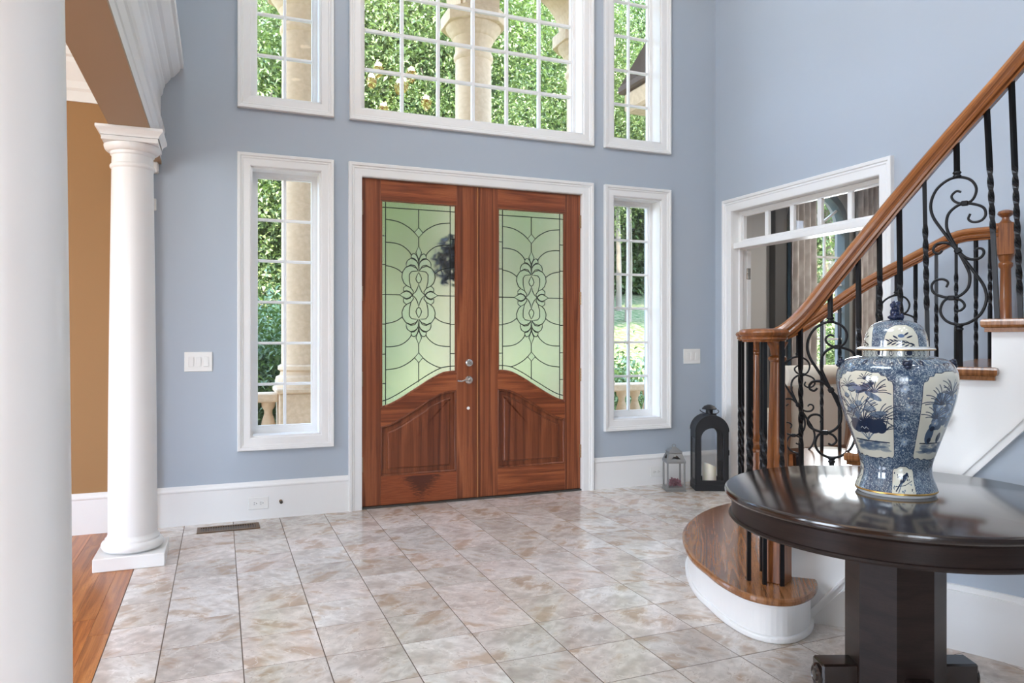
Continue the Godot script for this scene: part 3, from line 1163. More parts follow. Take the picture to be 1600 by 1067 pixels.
func tile_mesh(w: float, d: float, at: Vector2, turn: int) -> ArrayMesh:
	var st := ST()
	var b := 0.0012
	var span := 0.42
	var loops := [[0.0, -0.012], [0.0, -b], [b, 0.0]]
	var ring := func(k: int) -> Array:
		var e: float = loops[k][0]
		var y: float = loops[k][1]
		return [Vector3(-w / 2 + e, y, -d / 2 + e), Vector3(w / 2 - e, y, -d / 2 + e), Vector3(w / 2 - e, y, d / 2 - e), Vector3(-w / 2 + e, y, d / 2 - e)]
	var uv := func(p: Vector3) -> Vector2:
		var q := Vector2(p.x, p.z) * span / TILE * 0.55
		return at + (q if turn % 2 == 0 else Vector2(q.y, -q.x))
	for k in 2:
		var r0: Array = ring.call(k)
		var r1: Array = ring.call(k + 1)
		for i in 4:
			var j := (i + 1) % 4
			var p := [r0[i], r0[j], r1[j], r1[i]]
			var w4 := []
			for q in p:
				w4.append(uv.call(q))
			face(st, p, Vector3(p[0].x + p[1].x, 0.1, p[0].z + p[1].z), w4)
	var top: Array = ring.call(2)
	var w5 := []
	for q in top:
		w5.append(uv.call(q))
	face(st, top, Vector3.UP, w5)
	return mesh_of(st)

# ------------------------------------------------------------------ columns and beam

func colonnade() -> void:
	var spots := [[0.76, "white round column with square plinth standing by the front wall"], [3.396, "large white column shaft nearest the camera at the left edge"], [6.3, "white round column behind the camera"]]
	for s in spots:
		var c := thing("column", s[1], "column", Vector3(-0.469, 0, s[0]), 0.0, "white columns of the colonnade")
		boxpart("plinth", Vector3(-0.18, 0, -0.18), Vector3(0.18, 0.075, 0.18), M.white, c, 0.004)
		var st := ST()
		var p := [Vector2(0.14, 0.075), Vector2(0.155, 0.08)]
		for k in 9:
			var a := -PI / 2 + PI * k / 8.0
			p.append(Vector2(0.142 + 0.021 * cos(a), 0.106 + 0.026 * sin(a)))
		p.append_array([Vector2(0.142, 0.134), Vector2(0.142, 0.144), Vector2(0.134, 0.150), Vector2(0.129, 0.165)])
		lathe(st, p, 48)
		part("base", st, M.white, c)
		st = ST()
		p = []
		for k in 13:
			var t := k / 12.0
			p.append(Vector2(lerpf(0.1285, 0.108, pow(t, 1.5)), lerpf(0.16, 2.30, t)))
		lathe(st, p, 64)
		part("shaft", st, M.white, c)
		st = ST()
		p = [Vector2(0.1080, 2.255), Vector2(0.1165, 2.262), Vector2(0.1185, 2.270), Vector2(0.1165, 2.278), Vector2(0.1085, 2.284), Vector2(0.1075, 2.33), Vector2(0.1145, 2.335), Vector2(0.1165, 2.345)]
		for k in 7:
			var a := PI / 2 * k / 6.0
			p.append(Vector2(0.118 + 0.030 * sin(a), 2.350 + 0.040 * (1.0 - cos(a))))
		p.append(Vector2(0.138, 2.392))
		lathe(st, p, 48)
		part("capital", st, M.white, c)
		st = ST()
		cbox(st, Vector3(-0.143, 2.392, -0.143), Vector3(0.143, 2.418, 0.143), 0.002)
		var lo := []
		for k in 6:
			var t := k / 5.0
			lo.append([0.146 + 0.022 * t * t, 2.418 + 0.034 * t])
		for k in 5:
			square_band(st, lo[k][0], lo[k][1], lo[k + 1][0], lo[k + 1][1])
		cbox(st, Vector3(-0.170, 2.452, -0.170), Vector3(0.170, 2.4695, 0.170), 0.002)
		part("abacus", st, M.white, c)
	var pl := setting("trim_7", "white pilaster on the front wall behind the column", "pilaster")
	boxpart("shaft", Vector3(-0.575, 0.0, 0.0), Vector3(-0.42, 2.40, 0.05), M.white, pl, 0.003)
	boxpart("capital", Vector3(-0.60, 2.40, 0.0), Vector3(-0.385, 2.4695, 0.08), M.white, pl, 0.008)
	var b := setting("trim_4", "white moulded beam carried by the columns, its underside tan", "beam")
	boxpart("soffit", Vector3(-0.573, 2.47, 0.0), Vector3(-0.369, 2.49, 9.0), M.soffit, b)
	boxpart("core", Vector3(-0.57, 2.49, 0.0), Vector3(-0.375, 3.15, 9.0), M.white, b)
	var prof := [Vector2(0.0, 2.4705), Vector2(0.006, 2.4705), Vector2(0.006, 2.56), Vector2(0.012, 2.565), Vector2(0.012, 2.66), Vector2(0.022, 2.668), Vector2(0.030, 2.69), Vector2(0.030, 2.70), Vector2(0.004, 2.705), Vector2(0.004, 2.93), Vector2(0.016, 2.95), Vector2(0.020, 2.985), Vector2(0.028, 3.0), Vector2(0.030, 3.015), Vector2(0.045, 3.03), Vector2(0.062, 3.055), Vector2(0.066, 3.065), Vector2(0.085, 3.075), Vector2(0.118, 3.115), Vector2(0.126, 3.135), Vector2(0.143, 3.14), Vector2(0.146, 3.185), Vector2(0.0, 3.19)]
	var st2 := ST()
	prism(st2, V2(prof), 0.0, 9.0, 0.0, Transform3D(Vector3(1, 0, 0), Vector3.UP, Vector3(0, 0, 1), Vector3(-0.377, 0, 0)))
	part("entablature", st2, M.white, b)

func square_band(st: SurfaceTool, r0: float, y0: float, r1: float, y1: float) -> void:
	var d := [Vector3(1, 0, 1), Vector3(1, 0, -1), Vector3(-1, 0, -1), Vector3(-1, 0, 1)]
	for i in 4:
		var j := (i + 1) % 4
		face(st, [d[i] * r0 + Vector3.UP * y0, d[j] * r0 + Vector3.UP * y0, d[j] * r1 + Vector3.UP * y1, d[i] * r1 + Vector3.UP * y1], d[i] + d[j])

# ------------------------------------------------------------------ curved staircase

func P(phi: float, r: float, y := 0.0) -> Vector3:
	var a := deg_to_rad(phi)
	return Vector3(SC.x + r * cos(a), y, SC.y + r * sin(a))

func riser_phi(k: int) -> float:
	return -53.3 + 6.0 * (k - 2)

func step_at(phi: float) -> int:
	return int(floor((phi + 53.3) / 6.0)) + 2

func outer_r(phi: float) -> float:
	return minf(R_OUT, (WALL_R - 0.004 - SC.x) / maxf(0.05, cos(deg_to_rad(phi))))

func trim_y(phi: float) -> float:
	return 0.979 + 0.0333 * (phi + 19.53)

const STEPS := 17

# a piece of curved wall between two heights, heights given as functions of the angle
func curved(st: SurfaceTool, p0: float, p1: float, r0: float, r1: float, lo: Callable, hi: Callable, d := 1.0) -> void:
	var n := maxi(1, int(ceil((p1 - p0) / d)))
	for i in n:
		var a := lerpf(p0, p1, float(i) / n)
		var b := lerpf(p0, p1, float(i + 1) / n)
		var la: float = lo.call(a)
		var lb: float = lo.call(b)
		var ha: float = hi.call(a)
		var hb: float = hi.call(b)
		if ha - la < 0.002 and hb - lb < 0.002:
			continue
		var out := P((a + b) * 0.5, 1.0) - Vector3(SC.x, 0, SC.y)
		st.set_smooth_group(0)
		face(st, [P(a, r0, la), P(b, r0, lb), P(b, r0, hb), P(a, r0, ha)], -out)
		st.set_smooth_group(1)
		face(st, [P(a, r1, la), P(b, r1, lb), P(b, r1, hb), P(a, r1, ha)], out)
		st.set_smooth_group(-1)
		face(st, [P(a, r0, ha), P(b, r0, hb), P(b, r1, hb), P(a, r1, ha)], Vector3.UP)
		face(st, [P(a, r0, la), P(b, r0, lb), P(b, r1, lb), P(a, r1, la)], Vector3.DOWN)
		var t := P(b, 1.0) - P(a, 1.0)
		if i == 0:
			face(st, [P(a, r0, la), P(a, r0, ha), P(a, r1, ha), P(a, r1, la)], -t)
		if i == n - 1:
			face(st, [P(b, r0, lb), P(b, r0, hb), P(b, r1, hb), P(b, r1, lb)], t)

func bullnose() -> Array:
	return [[2.56, 2.83], [2.545, 2.875], [2.51, 2.94], [2.455, 3.0], [2.385, 3.052], [2.30, 3.088], [2.217, 3.098], [2.14, 3.06], [2.096, 2.985], [2.086, 2.90], [2.10, 2.76], [2.133, 2.635], [2.185, 2.45], [2.285, 2.243], [2.426, 2.024], [2.58, 1.86], [2.753, 1.719], [2.88, 1.64], [3.006, 1.578], [3.164, 1.53], [3.29, 1.52], [3.40, 1.555], [3.45, 1.65], [3.40, 1.75], [3.30, 1.80]]

func staircase() -> void:
	var s := thing("staircase", "curved staircase with oak treads, white risers and a wide bullnose first step", "staircase")
	var outline := V2(curve2(Array(V2(bullnose())), 3))
	# first step: grain along its length, so it is built in turned axes
	var turn := Basis(Vector3.UP, deg_to_rad(90.0 + 53.0))
	var inv := turn.inverse()
	var loc := PackedVector2Array()
	for q in outline:
		var v := inv * Vector3(q.x, 0, q.y)
		loc.append(Vector2(v.x, v.z))
	var st := ST()
	slab(st, loc, 0.162, RISE, 0.012)
	part("tread", st, M.tread, s).basis = turn
	st = ST()
	slab(st, offset_in(outline, 0.03), 0.0, 0.162)
	var r1 := part("riser", st, M.white, s)
	st = ST()
	slab(st, offset_in(outline, 0.016), 0.0, 0.028, 0.008)
	slab(st, offset_in(outline, 0.02), 0.148, 0.1615, 0.004)
	part("shoe_moulding", st, M.white, r1)
	for k in range(2, STEPS + 1):
		var a := riser_phi(k)
		var b := riser_phi(k + 1)
		var th := deg_to_rad(90.0 - (a + b) * 0.5)
		var B := Basis(Vector3.UP, th)
		var Bi := B.inverse()
		var poly := PackedVector2Array()
		var plan := []
		for i in 7:
			plan.append([lerpf(a - 1.12, b + 0.95, i / 6.0), R_IN - 0.038])
		plan.append([b + 0.95, R_IN - 0.004])
		plan.append([b + 0.1, R_IN - 0.004])
		plan.append([b + 0.1, outer_r(b + 0.1)])
		for i in range(1, 5):
			var ph := lerpf(b + 0.1, a - 0.58, i / 4.0)
			plan.append([ph, outer_r(ph)])
		for q in plan:
			var v := Bi * (P(q[0], q[1]) - Vector3(SC.x, 0, SC.y))
			poly.append(Vector2(v.x, v.z))
		st = ST()
		slab(st, poly, RISE * k - 0.036, RISE * k, 0.011)
		var o := part("tread", st, M.tread, s)
		o.basis = B
		o.position = Vector3(SC.x, 0, SC.y)
		# small cove under the return nosing
		st = ST()
		curved(st, a - 0.7, b + 0.55, R_IN - 0.022, R_IN, func(_p): return RISE * k - 0.053, func(_p): return RISE * k - 0.036, 1.5)
		part("scotia", st, M.tread, o).transform = o.transform.affine_inverse()
		st = ST()
		cbox(st, Vector3(-0.018, RISE * (k - 1), R_IN), Vector3(0.0, RISE * k - 0.036, outer_r(a) - 0.002))
		o = part("riser", st, M.white, s)
		o.basis = Basis(Vector3.UP, deg_to_rad(90.0 - a))
		o.position = Vector3(SC.x, 0, SC.y)
	# white skirt below the treads, its lower edge trimmed by a moulding
	var end := riser_phi(STEPS + 1)
	st = ST()
	for k in range(2, STEPS + 1):
		curved(st, riser_phi(k), riser_phi(k + 1), R_IN, R_IN + 0.03, func(p): return maxf(0.0, trim_y(p)), func(_p): return RISE * k - 0.036)
	part("skirt_board", st, M.white, s)
	st = ST()
	curved(st, -49.0, end, R_IN - 0.016, R_IN + 0.01, func(p): return maxf(0.0, trim_y(p) - 0.044), func(p): return maxf(0.0, trim_y(p) - 0.010))
	curved(st, -49.0, end, R_IN - 0.024, R_IN + 0.01, func(p): return maxf(0.0, trim_y(p) - 0.012), func(p): return maxf(0.0, trim_y(p) + 0.004))
	curved(st, -49.0, end, R_IN - 0.020, R_IN + 0.01, func(p): return maxf(0.0, trim_y(p) - 0.056), func(p): return maxf(0.0, trim_y(p) - 0.044))
	part("skirt_moulding", st, M.white, s)
	for run in [[2, 6], [12, 18]]:
		st = ST()
		for k in range(run[0], run[1]):
			curved(st, riser_phi(k), riser_phi(k + 1), R_OUT - 0.03, R_OUT - 0.001, func(_p): return 0.0, func(_p): return RISE * k - 0.036, 2.0)
		part("outer_stringer", st, M.white, s)
	st = ST()
	curved(st, -49.0, end, R_IN + 0.004, R_IN + 0.06, func(_p): return 0.0, func(p): return maxf(0.0, trim_y(p) - 0.02))
	solid("wall_under_stair", "curved blue-grey wall below the staircase behind the round table", "wall", st, M.blue, "", "structure")
	st = ST()
	curved(st, -47.5, end, R_IN - 0.015, R_IN + 0.004, func(_p): return 0.0, func(p): return clampf(trim_y(p) - 0.057, 0.0, 0.228))
	curved(st, -47.5, end, R_IN - 0.022, R_IN + 0.004, func(_p): return 0.222, func(p): return clampf(trim_y(p) - 0.057, 0.222, 0.246))
	curved(st, -47.5, end, R_IN - 0.010, R_IN + 0.004, func(_p): return 0.24, func(p): return clampf(trim_y(p) - 0.057, 0.24, 0.268))
	solid("baseboard_stair", "curved white baseboard under the staircase", "baseboard", st, M.white, "", "structure")

	st = ST()
	var e0 := P(end, R_IN - 0.04)
	var e1 := P(end, R_OUT)
	slab(st, V2([[e0.x, e0.z], [e1.x, e1.z], [WALL_R - 0.002, e1.z - 0.3], [WALL_R - 0.002, 9.0], [0.6, 9.0], [0.6, 6.9], [1.7, 6.6]]), RISE * STEPS - 0.28, RISE * STEPS)
	solid("floor_landing", "upper landing at the head of the staircase behind the camera", "landing", st, M.white, "", "structure")

# ------------------------------------------------------------------ railings

func rail_profile() -> Array:
	var h := [[0.018, -0.037], [0.020, -0.029], [0.029, -0.024], [0.031, -0.013], [0.026, -0.005], [0.033, 0.006], [0.034, 0.018], [0.027, 0.030], [0.012, 0.037]]
	var r := []
	for q in h:
		r.append(Vector2(q[0], q[1]))
	for i in h.size():
		var q: Array = h[h.size() - 1 - i]
		r.append(Vector2(-q[0], q[1]))
	return r

const NEAR_TOP := [[-54.0, 1.325], [-51.5, 1.338], [-48.7, 1.408], [-46.5, 1.487], [-44.08, 1.584], [-40.0, 1.738], [-35.3, 1.911], [-31.0, 2.062], [-27.1, 2.192], [-19.5, 2.430], [-10.0, 2.740], [20.0, 3.71], [44.0, 4.49]]
const FAR_TOP := [[-54.0, 1.325], [-50.0, 1.335], [-47.5, 1.395], [-44.9, 1.493], [-41.5, 1.628], [-38.95, 1.708], [-34.9, 1.822], [-32.0, 1.905], [-31.2, 1.916], [-27.0, 1.918]]

func eased(t: Array, x: float) -> float:
	return (table(t, x - 0.9) + table(t, x - 0.3) + table(t, x + 0.3) + table(t, x + 0.9)) * 0.25

func railings() -> void:
	var near := thing("stair_railing", "near stair railing of oak handrail and black iron balusters beside the blue and white jar", "railing", Vector3.ZERO, 0.0, "oak and iron stair railings")
	handrail(near, NEAR_TOP, R_IN, -53.4, 42.0, 0.6)
	volute(near, Vector3(2.285, 1.270, 2.852), Vector3(2.328, RISE, 2.89), [[2.214, 2.836], [2.36, 2.752], [2.243, 2.905], [2.298, 2.952], [2.385, 2.86]])
	var spots := [[-48.47, -48.64, 2], [-44.09, -44.35, 0], [-40.18, -40.41, 1], [-37.24, -37.53, 2], [-34.54, -34.88, 1], [-31.09, -31.6, 2], [-27.2, -27.55, 0], [-22.7, -23.9, 3], [-19.99, -21.0, 4]]
	var p := -16.9
	while p < 41.0:
		spots.append([p, p - 0.6, 0 if spots.size() % 5 == 1 else 1 + spots.size() % 3])
		p += 3.0
	for q in spots:
		var y := RISE * step_at(q[0])
		var b := P(q[0], R_IN + 0.012, y)
		var t := P(q[1], R_IN, eased(NEAR_TOP, q[1]) - 0.05)
		baluster(near, b, t, q[2], q[0])
	var far := thing("stair_railing", "far stair railing rising behind the jar to a square oak newel post", "railing", Vector3.ZERO, 0.0, "oak and iron stair railings")
	handrail(far, FAR_TOP, 3.05, -53.4, -27.9, 0.6)
	volute(far, Vector3(3.165, 1.270, 1.742), Vector3(3.185, RISE, 1.755), [[3.09, 1.70], [3.15, 1.655], [3.24, 1.70], [3.10, 1.80], [3.27, 1.80]])
	var kinds := [[-47.93, 0], [-45.33, 1], [-43.41, 2], [-41.38, 1], [-39.46, 2], [-37.52, 0], [-35.65, 2], [-33.64, 1], [-31.77, 2], [-29.95, 1], [-28.68, 2]]
	for q in kinds:
		var y := RISE * step_at(q[0])
		baluster(far, P(q[0], 3.05, y), P(q[0], 3.05, eased(FAR_TOP, q[0]) - 0.05), q[1], q[0])
	# the newel where the far railing ends
	var n := Node3D.new()
	n.name = "newel_post"
	far.add_child(n, true)
	n.position = P(-27.35, 3.07, RISE * 6)
	n.rotation.y = deg_to_rad(27.0)
	var h := 2.005 - RISE * 6
	boxpart("base_block", Vector3(-0.042, 0, -0.042), Vector3(0.042, 0.16, 0.042), M.newel, n, 0.004)
	boxpart("top_block", Vector3(-0.044, h - 0.255, -0.044), Vector3(0.044, h - 0.075, 0.044), M.newel, n, 0.004)
	var st := ST()
	lathe(st, [Vector2(0.040, 0.155), Vector2(0.030, 0.175), Vector2(0.038, 0.19), Vector2(0.038, 0.20), Vector2(0.031, 0.21), Vector2(0.026, h - 0.33), Vector2(0.036, h - 0.315), Vector2(0.036, h - 0.30), Vector2(0.028, h - 0.29), Vector2(0.040, h - 0.255)], 24)
	part("shaft", st, M.newel, n)
	st = ST()
	lathe(st, [Vector2(0.042, h - 0.077), Vector2(0.030, h - 0.068), Vector2(0.020, h - 0.056), Vector2(0.018, h - 0.042), Vector2(0.034, h - 0.030), Vector2(0.040, h - 0.020), Vector2(0.036, h - 0.008), Vector2(0.018, h), Vector2(0.0, h + 0.002)], 24)
	part("finial", st, M.newel, n)

func handrail(parent: Node, top: Array, r: float, p0: float, p1: float, d: float) -> void:
	var path := []
	var n := int((p1 - p0) / d)
	for i in n + 1:
		var ph := lerpf(p0, p1, float(i) / n)
		path.append(P(ph, r, eased(top, ph) - 0.037))
	var st := ST()
	sweep(st, path, rail_profile(), Vector3.UP, false, false, [], 1.0)
	part("handrail", st, M.rail, parent)

func volute(parent: Node, cap: Vector3, post: Vector3, around: Array) -> void:
	var st := ST()
	lathe(st, [Vector2(0.0, 0.0), Vector2(0.092, 0.0), Vector2(0.095, 0.009), Vector2(0.101, 0.012), Vector2(0.102, 0.020), Vector2(0.098, 0.025), Vector2(0.107, 0.032), Vector2(0.110, 0.042), Vector2(0.105, 0.052), Vector2(0.094, 0.058), Vector2(0.0, 0.062)], 48, cap)
	part("volute_cap", st, M.newel, parent)
	var n := Node3D.new()
	n.name = "newel_post"
	parent.add_child(n, true)
	n.position = post
	n.rotation.y = deg_to_rad(28.0)
	boxpart("base_block", Vector3(-0.048, 0, -0.048), Vector3(0.048, 0.37, 0.048), M.newel, n, 0.004)
	st = ST()
	var h := cap.y - post.y
	lathe(st, [Vector2(0.046, 0.365), Vector2(0.034, 0.385), Vector2(0.046, 0.405), Vector2(0.046, 0.42), Vector2(0.034, 0.435), Vector2(0.043, 0.455), Vector2(0.045, 0.50), Vector2(0.030, h - 0.09), Vector2(0.040, h - 0.08), Vector2(0.040, h - 0.07), Vector2(0.028, h - 0.06), Vector2(0.032, h - 0.03), Vector2(0.046, h - 0.004), Vector2(0.046, h)], 28)
	part("shaft", st, M.newel, n)
	for k in around.size():
		baluster(parent, Vector3(around[k][0], RISE, around[k][1]), Vector3(around[k][0], cap.y + 0.004, around[k][1]), 5, 0.0)

# kind 0 is the scroll; the others are square bars twisted in different stretches
func baluster(parent: Node, b: Vector3, t: Vector3, kind: int, phi: float) -> void:
	if kind == 0:
		scroll(parent, b, t, phi)
		return
	var w := 0.0082
	var stretch: Array = [[], [[0.30, 0.62]], [[0.42, 0.78]], [[0.40, 0.70]], [[0.10, 0.62]], [[0.24, 0.62]]][kind]
	var path := []
	var tw := []
	var a := 0.4
	var n := 64
	var last := 0.0
	for i in n + 1:
		var u := float(i) / n
		for s in stretch:
			if u > s[0] and last < s[1]:
				a += (minf(u, s[1]) - maxf(last, s[0])) * (b.distance_to(t)) / 0.016 * 0.42
		last = u
		var inside := false
		for s in stretch:
			if u >= s[0] - 0.02 and u <= s[1] + 0.02:
				inside = true
		if i == 0 or i == n or inside:
			path.append(b.lerp(t, u))
			tw.append(a)
	var st := ST()
	sweep(st, path, [Vector2(-w, -w), Vector2(w, -w), Vector2(w, w), Vector2(-w, w)], Vector3.UP, false, false, tw)
	part("baluster", st, M.iron, parent)

func scroll(parent: Node, b: Vector3, t: Vector3, phi: float) -> void:
	var a := deg_to_rad(phi)
	var x := Vector3(-sin(a), 0, cos(a))
	var out := Vector3(cos(a), 0, sin(a))
	var axis := (t - b).normalized()
	var c := (b + t) * 0.5
	var k := 6.92e-4
	var curves := [[0, 0, 80, -130, 130, -220, 140, -300, 110, -380, 50, -430, -10, -441, -70, -415, -98, -360, -80, -300, -38, -280, 10, -295, 30, -330, 5, -358, -20, -350],
		[0, 0, 40, -90, 58, -150, 50, -220, 10, -265, -38, -280, -100, -265, -135, -240, -142, -200, -120, -170, -80, -165, -55, -185, -65, -215],
		[0, 0, -35, 40, -70, 55, -110, 50, -130, 25, -125, 0, -100, -8, -82, 10]]
	var st := ST()
	for s in [1.0, -1.0]:
		for q in curves:
			var path := []
			var tp := []
			var pp := curve2(pts(q, k), 4)
			for i in pp.size():
				path.append(c + x * (pp[i].x * s) + axis * (pp[i].y * s))
				tp.append(lerpf(1.0, 0.75, float(i) / pp.size()))
			sweep(st, path, circle2(0.0064, 8), out, false, true, [], 0.0, tp)
		# stub bars and their collars
		var e := b if s > 0.0 else t
		var m: Vector3 = c - axis * (450.0 * k * s)
		sweep(st, [e, m], [Vector2(-0.0082, -0.0082), Vector2(0.0082, -0.0082), Vector2(0.0082, 0.0082), Vector2(-0.0082, 0.0082)], Vector3.UP, false, false)
		for j in 2:
			var p: Vector3 = m - axis * (0.012 * s * (j * 1.2 - 0.2))
			sweep(st, [p - axis * 0.006, p, p + axis * 0.006], circle2(0.0175, 10), Vector3.UP, false, true, [], 0.0, [0.75, 1.0, 0.75])
		var jn: Vector3 = c + axis * (-280.0 * k * s) + x * (-38.0 * k * s)
		cbox(st, Vector3(-0.013, -0.010, -0.011), Vector3(0.013, 0.010, 0.011), 0.003, Transform3D(x, axis, out, jn))
	cbox(st, Vector3(-0.013, -0.011, -0.012), Vector3(0.013, 0.011, 0.012), 0.004, Transform3D((x + axis * 0.6).normalized(), (axis - x * 0.6).normalized(), out, c))
	var o := part("scroll_baluster", st, M.iron, parent)
	o.set_meta("label", "wrought scroll baluster of mirrored curls")

# ------------------------------------------------------------------ table

func round_table() -> void:
	var t := thing("pedestal_table", "round espresso-stained pedestal table under the blue and white jar", "table", Vector3(2.127, 0, 3.674))
	var R := 0.5545
	var st := ST()
	lathe(st, [Vector2(0, 0.728), Vector2(R - 0.014, 0.728), Vector2(R - 0.006, 0.734), Vector2(R - 0.001, 0.741), Vector2(R, 0.748), Vector2(R - 0.002, 0.755), Vector2(R - 0.007, 0.7588), Vector2(R - 0.012, 0.76), Vector2(0, 0.76)], 128, Vector3.ZERO, 25.0)
	part("table_top", st, M.espresso, t)
	st = ST()
	lathe(st, [Vector2(0, 0.655), Vector2(R - 0.030, 0.655), Vector2(R - 0.018, 0.657), Vector2(R - 0.014, 0.663), Vector2(R - 0.018, 0.669), Vector2(R - 0.024, 0.671), Vector2(R - 0.024, 0.7279)], 128, Vector3.ZERO, 30.0)
	part("apron", st, M.pedestal, t)
	st = ST()
	var poly := []
	var face_cam := atan2(-2.127, 1.811)
	for k in 8:
		var a := face_cam + 0.045 + TAU * k / 8.0
		poly.append(Vector2(sin(a), cos(a)) * 0.153)
	slab(st, V2(poly), 0.05, 0.655, 0.0015)
	part("pedestal", st, M.pedestal, t)
	st = ST()
	slab(st, V2(circle2(0.2, 8)), 0.03, 0.075, 0.006)
	part("base_plate", st, M.espresso, t)
	for k in 4:
		var ang := face_cam - deg_to_rad(62.0) + PI / 2 * k
		var f := Transform3D(Basis(Vector3.UP, ang), Vector3.ZERO)
		st = ST()
		cbox(st, Vector3(-0.042, 0.075, 0.12), Vector3(0.042, 0.196, 0.262), 0.006, f)
		cbox(st, Vector3(-0.05, 0.0, 0.10), Vector3(0.05, 0.075, 0.29), 0.006, f)
		var foot := part("foot", st, M.espresso, t)
		st = ST()
		var L := f * Transform3D(Basis(Vector3.RIGHT, PI / 2), Vector3(0, 0.145, 0.262))
		lathe_t(st, [Vector2(0.038, 0), Vector2(0.038, 0.006), Vector2(0.030, 0.010), Vector2(0.026, 0.006), Vector2(0.020, 0.006), Vector2(0.016, 0.012), Vector2(0, 0.014)], 28, L)
		part("roundel", st, M.espresso, foot)

# ------------------------------------------------------------------ jar

func line(im: Image, p: Array, w: float, c: Color) -> void:
	for i in p.size() - 1:
		var a: Vector2 = p[i]
		var b: Vector2 = p[i + 1]
		var n := maxi(1, int(a.distance_to(b) * 1.5))
		for s in n + 1:
			dot(im, a.lerp(b, float(s) / n), w * 0.5, c)

func dot(im: Image, p: Vector2, r: float, c: Color) -> void:
	for y in range(int(p.y - r), int(p.y + r) + 2):
		for x in range(int(p.x - r), int(p.x + r) + 2):
			var d := Vector2(x, y).distance_to(p)
			if y >= 0 and y < im.get_height() and d <= r + 0.5:
				var k := clampf(r + 0.5 - d, 0.0, 1.0) * c.a
				var xx := posmod(x, im.get_width())
				im.set_pixel(xx, y, im.get_pixel(xx, y).lerp(Color(c.r, c.g, c.b), k))

func blob(im: Image, p: Vector2, r: Vector2, turn: float, c: Color) -> void:
	var m := maxf(r.x, r.y)
	for y in range(int(p.y - m) - 1, int(p.y + m) + 2):
		for x in range(int(p.x - m) - 1, int(p.x + m) + 2):
			var v := (Vector2(x, y) - p).rotated(-turn) / r
			var d := v.length()
			if d < 1.0 and y >= 0 and y < im.get_height():
				var xx := posmod(x, im.get_width())
				im.set_pixel(xx, y, im.get_pixel(xx, y).lerp(Color(c.r, c.g, c.b), c.a * clampf((1.0 - d) * m, 0.0, 1.0)))

const INK := Color(0.12, 0.18, 0.28)
const CREAM := Color(0.86, 0.85, 0.79)

func blue_ground(w: int, h: int, seed_: int) -> Image:
	var im := Image.create(w, h, false, Image.FORMAT_RGB8)
	var n := noise(FastNoiseLite.TYPE_SIMPLEX, 0.055, seed_, 2, 10.0)
	n.domain_warp_frequency = 0.05
	var b := noise(FastNoiseLite.TYPE_SIMPLEX_SMOOTH, 0.02, seed_ + 1, 3)
	for y in h:
		for x in w:
			var u := TAU * x / w
			var s := w / TAU
			var v := absf(n.get_noise_3d(cos(u) * s, sin(u) * s, y))
			var k := b.get_noise_3d(cos(u) * s, sin(u) * s, y)
			var c := Color(0.33, 0.41, 0.50).lerp(Color(0.20, 0.27, 0.37), clampf(k + 0.5, 0.0, 1.0))
			c = c.lerp(Color(0.80, 0.83, 0.83), clampf((0.15 - v) * 9.0, 0.0, 0.95))
			im.set_pixel(x, y, c)
	return im

func fill_panel(im: Image, poly: PackedVector2Array) -> void:
	var lo := Vector2(1e9, 1e9)
	var hi := -lo
	for q in poly:
		lo = lo.min(q)
		hi = hi.max(q)
	for y in range(int(lo.y), int(hi.y) + 1):
		for x in range(int(lo.x), int(hi.x) + 1):
			if y >= 0 and y < im.get_height() and Geometry2D.is_point_in_polygon(Vector2(x, y), poly):
				im.set_pixel(posmod(x, im.get_width()), y, CREAM)
	var l := Array(poly)
	l.append(poly[0])
	line(im, l, 2.2, INK)

func lobed(c: Vector2, hw: float, top: float, bot: float) -> PackedVector2Array:
	# a panel with scalloped head and foot
	var r := PackedVector2Array()
	var h := [[1.0, 0.93], [1.0, 0.16], [0.97, 0.115], [0.86, 0.10], [0.80, 0.055], [0.66, 0.05], [0.58, 0.015], [0.36, 0.02], [0.20, 0.0]]
	var low := [[0.2, 1.0], [0.4, 0.985], [0.55, 1.0], [0.75, 0.975], [0.92, 0.985], [0.99, 0.96]]
	for q in low + h:
		r.append(Vector2(c.x + hw * q[0], lerpf(top, bot, q[1])))
	var all := low + h
	for i in all.size():
		var q: Array = all[all.size() - 1 - i]
		r.append(Vector2(c.x - hw * q[0], lerpf(top, bot, q[1])))
	return r

func spray(im: Image, at: Vector2, n: int, len_: float, spread: float, w: float, c: Color, g: RandomNumberGenerator) -> void:
	for i in n:
		var a := -PI / 2 + lerpf(-spread, spread, (i + 0.5) / n) + g.randf_range(-0.12, 0.12)
		var l := len_ * g.randf_range(0.65, 1.0)
		var bend := signf(cos(a)) * g.randf_range(0.3, 0.9)
		var p := [at]
		for s in range(1, 9):
			var t := s / 8.0
			p.append(p[-1] + Vector2(cos(a + bend * t * t), sin(a + bend * t * t)) * l / 8.0)
		line(im, p, w, c)

func flower(im: Image, at: Vector2, r: float, c: Color, g: RandomNumberGenerator) -> void:
	for k in 6:
		var a := TAU * k / 6.0 + g.randf()
		blob(im, at + Vector2(cos(a), sin(a)) * r * 0.55, Vector2(r * 0.55, r * 0.4), a, Color(c.r, c.g, c.b, g.randf_range(0.5, 0.9)))
	dot(im, at, r * 0.25, Color(CREAM.r, CREAM.g, CREAM.b, 0.8))

